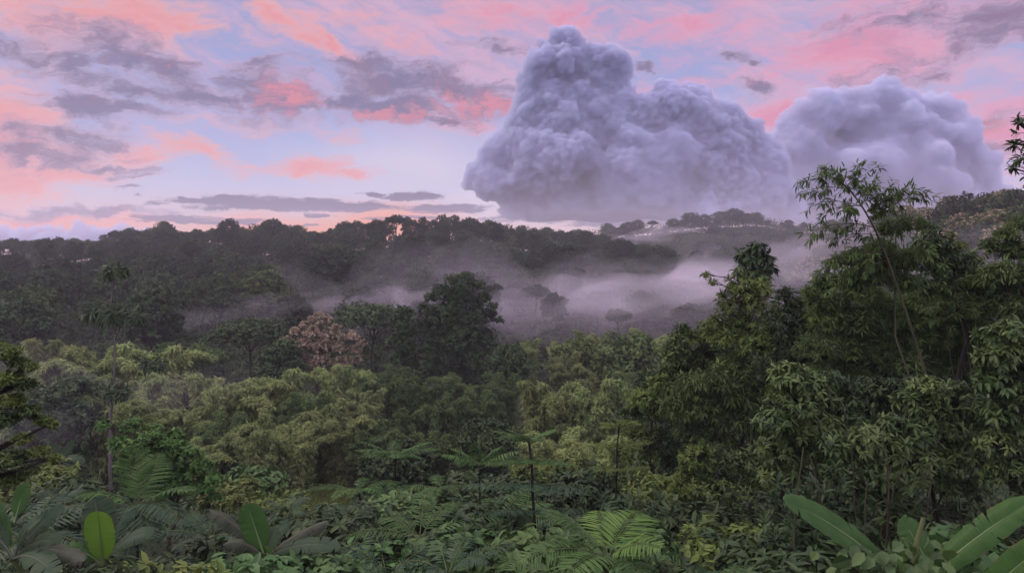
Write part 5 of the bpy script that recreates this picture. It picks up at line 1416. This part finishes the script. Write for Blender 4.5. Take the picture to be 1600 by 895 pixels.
# ------------------------------------------------------------------ mist and haze
def mist(lst, density, vox, seed, octs=((34, 16), (15, 7), (7, 3)), flat=.55, wispy=False):
    pf = []
    for px, py, rx, rz, d, dep in lst:
        pf.append((at(px, py, d), (rx * d / F, dep, rz * d / F)))
    m = vol_mat('mist_vapour', density, (.95, .90, .975))
    if wispy:       # drifting shreds inside the bank
        nt = m.node_tree; N, K = nt.nodes.new, nt.links.new; v = next(q for q in nt.nodes if q.type == 'PRINCIPLED_VOLUME')
        tc = N('ShaderNodeTexCoord'); mp = N('ShaderNodeMapping'); mp.inputs['Scale'].default_value = (.022, .022, .075); mp.inputs['Rotation'].default_value = (0, math.radians(12), 0)
        nz = N('ShaderNodeTexNoise'); nz.inputs['Scale'].default_value = 1; nz.inputs['Detail'].default_value = 3; nz.inputs['Distortion'].default_value = .6
        mr = N('ShaderNodeMapRange'); mr.inputs[1].default_value = .38; mr.inputs[2].default_value = .66; mr.inputs[4].default_value = density * 2.0
        K(tc.outputs['Object'], mp.inputs[0]); K(mp.outputs[0], nz.inputs[0]); K(nz.outputs[0], mr.inputs[0]); K(mr.outputs[0], v.inputs['Density'])
    o = puff_mesh('mist', pf, vox, octs, m, seed, flat)
    return tag(o, kind='stuff')


mist([(860, 478, 60, 22, 150, 22), (930, 465, 70, 26, 155, 24), (1000, 460, 70, 24, 160, 24), (1060, 448, 60, 22, 165, 22), (1110, 438, 60, 18, 170, 22), (800, 490, 50, 18, 148, 18), (960, 490, 80, 20, 140, 18), (1040, 470, 70, 22, 145, 20)], .010, 1.6, 1, wispy=True)
mist([(840, 470, 110, 32, 160, 34), (940, 462, 110, 34, 165, 38), (1040, 462, 110, 28, 172, 38), (1140, 440, 90, 22, 180, 34), (980, 490, 140, 34, 145, 30), (1230, 428, 90, 26, 175, 30), (760, 480, 70, 24, 150, 25)], .0034, 2.0, 2)
mist([(540, 470, 50, 18, 150, 18), (590, 480, 44, 15, 146, 18), (480, 478, 60, 13, 150, 16), (640, 470, 50, 24, 155, 20), (420, 482, 50, 10, 150, 14)], .010, 1.6, 3, wispy=True)
mist([(520, 465, 120, 28, 158, 30), (640, 455, 110, 40, 165, 34), (720, 440, 90, 36, 172, 30), (400, 480, 110, 18, 152, 24), (300, 490, 90, 14, 150, 20)], .003, 2.0, 4)
mist([(1250, 420, 60, 22, 140, 18), (1320, 415, 60, 24, 138, 18), (1400, 395, 70, 34, 135, 18), (1480, 390, 80, 30, 132, 18), (1560, 385, 80, 34, 128, 18), (1640, 380, 60, 34, 126, 18), (1500, 420, 90, 30, 120, 14), (1400, 430, 90, 34, 122, 14)], .008, 1.6, 5, wispy=True)
mist([(100, 640, 90, 50, 56, 7), (60, 600, 80, 40, 62, 8), (180, 610, 90, 40, 64, 8), (280, 610, 80, 36, 66, 7), (30, 680, 60, 30, 48, 5)], .0032, .6, 7, ((12, 5), (5, 2)))
mist([(1040, 362, 36, 6, 560, 30), (1010, 366, 30, 5, 550, 28), (1075, 360, 30, 5, 570, 30), (1000, 372, 50, 6, 540, 30)], .004, 2.5, 6, ((30, 10), (12, 4)))

# even haze over the whole valley
mb = MB()
x0, x1, y0, y1, z0, z1 = -1710, 1710, -90, 2010, EYE - 95, EYE + 110
Vb = np.array([(x, y, z) for x in (x0, x1) for y in (y0, y1) for z in (z0, z1)])
Tb = np.array([(0, 1, 3), (0, 3, 2), (4, 6, 7), (4, 7, 5), (0, 4, 5), (0, 5, 1), (2, 3, 7), (2, 7, 6), (0, 2, 6), (0, 6, 4), (1, 5, 7), (1, 7, 3)])
mb.add(Vb, Tb)
o = mb.build('haze', vol_mat('haze_air', HAZE, (.93, .92, .98))); tag(o, kind='stuff')
print('all', time.time() - T0)
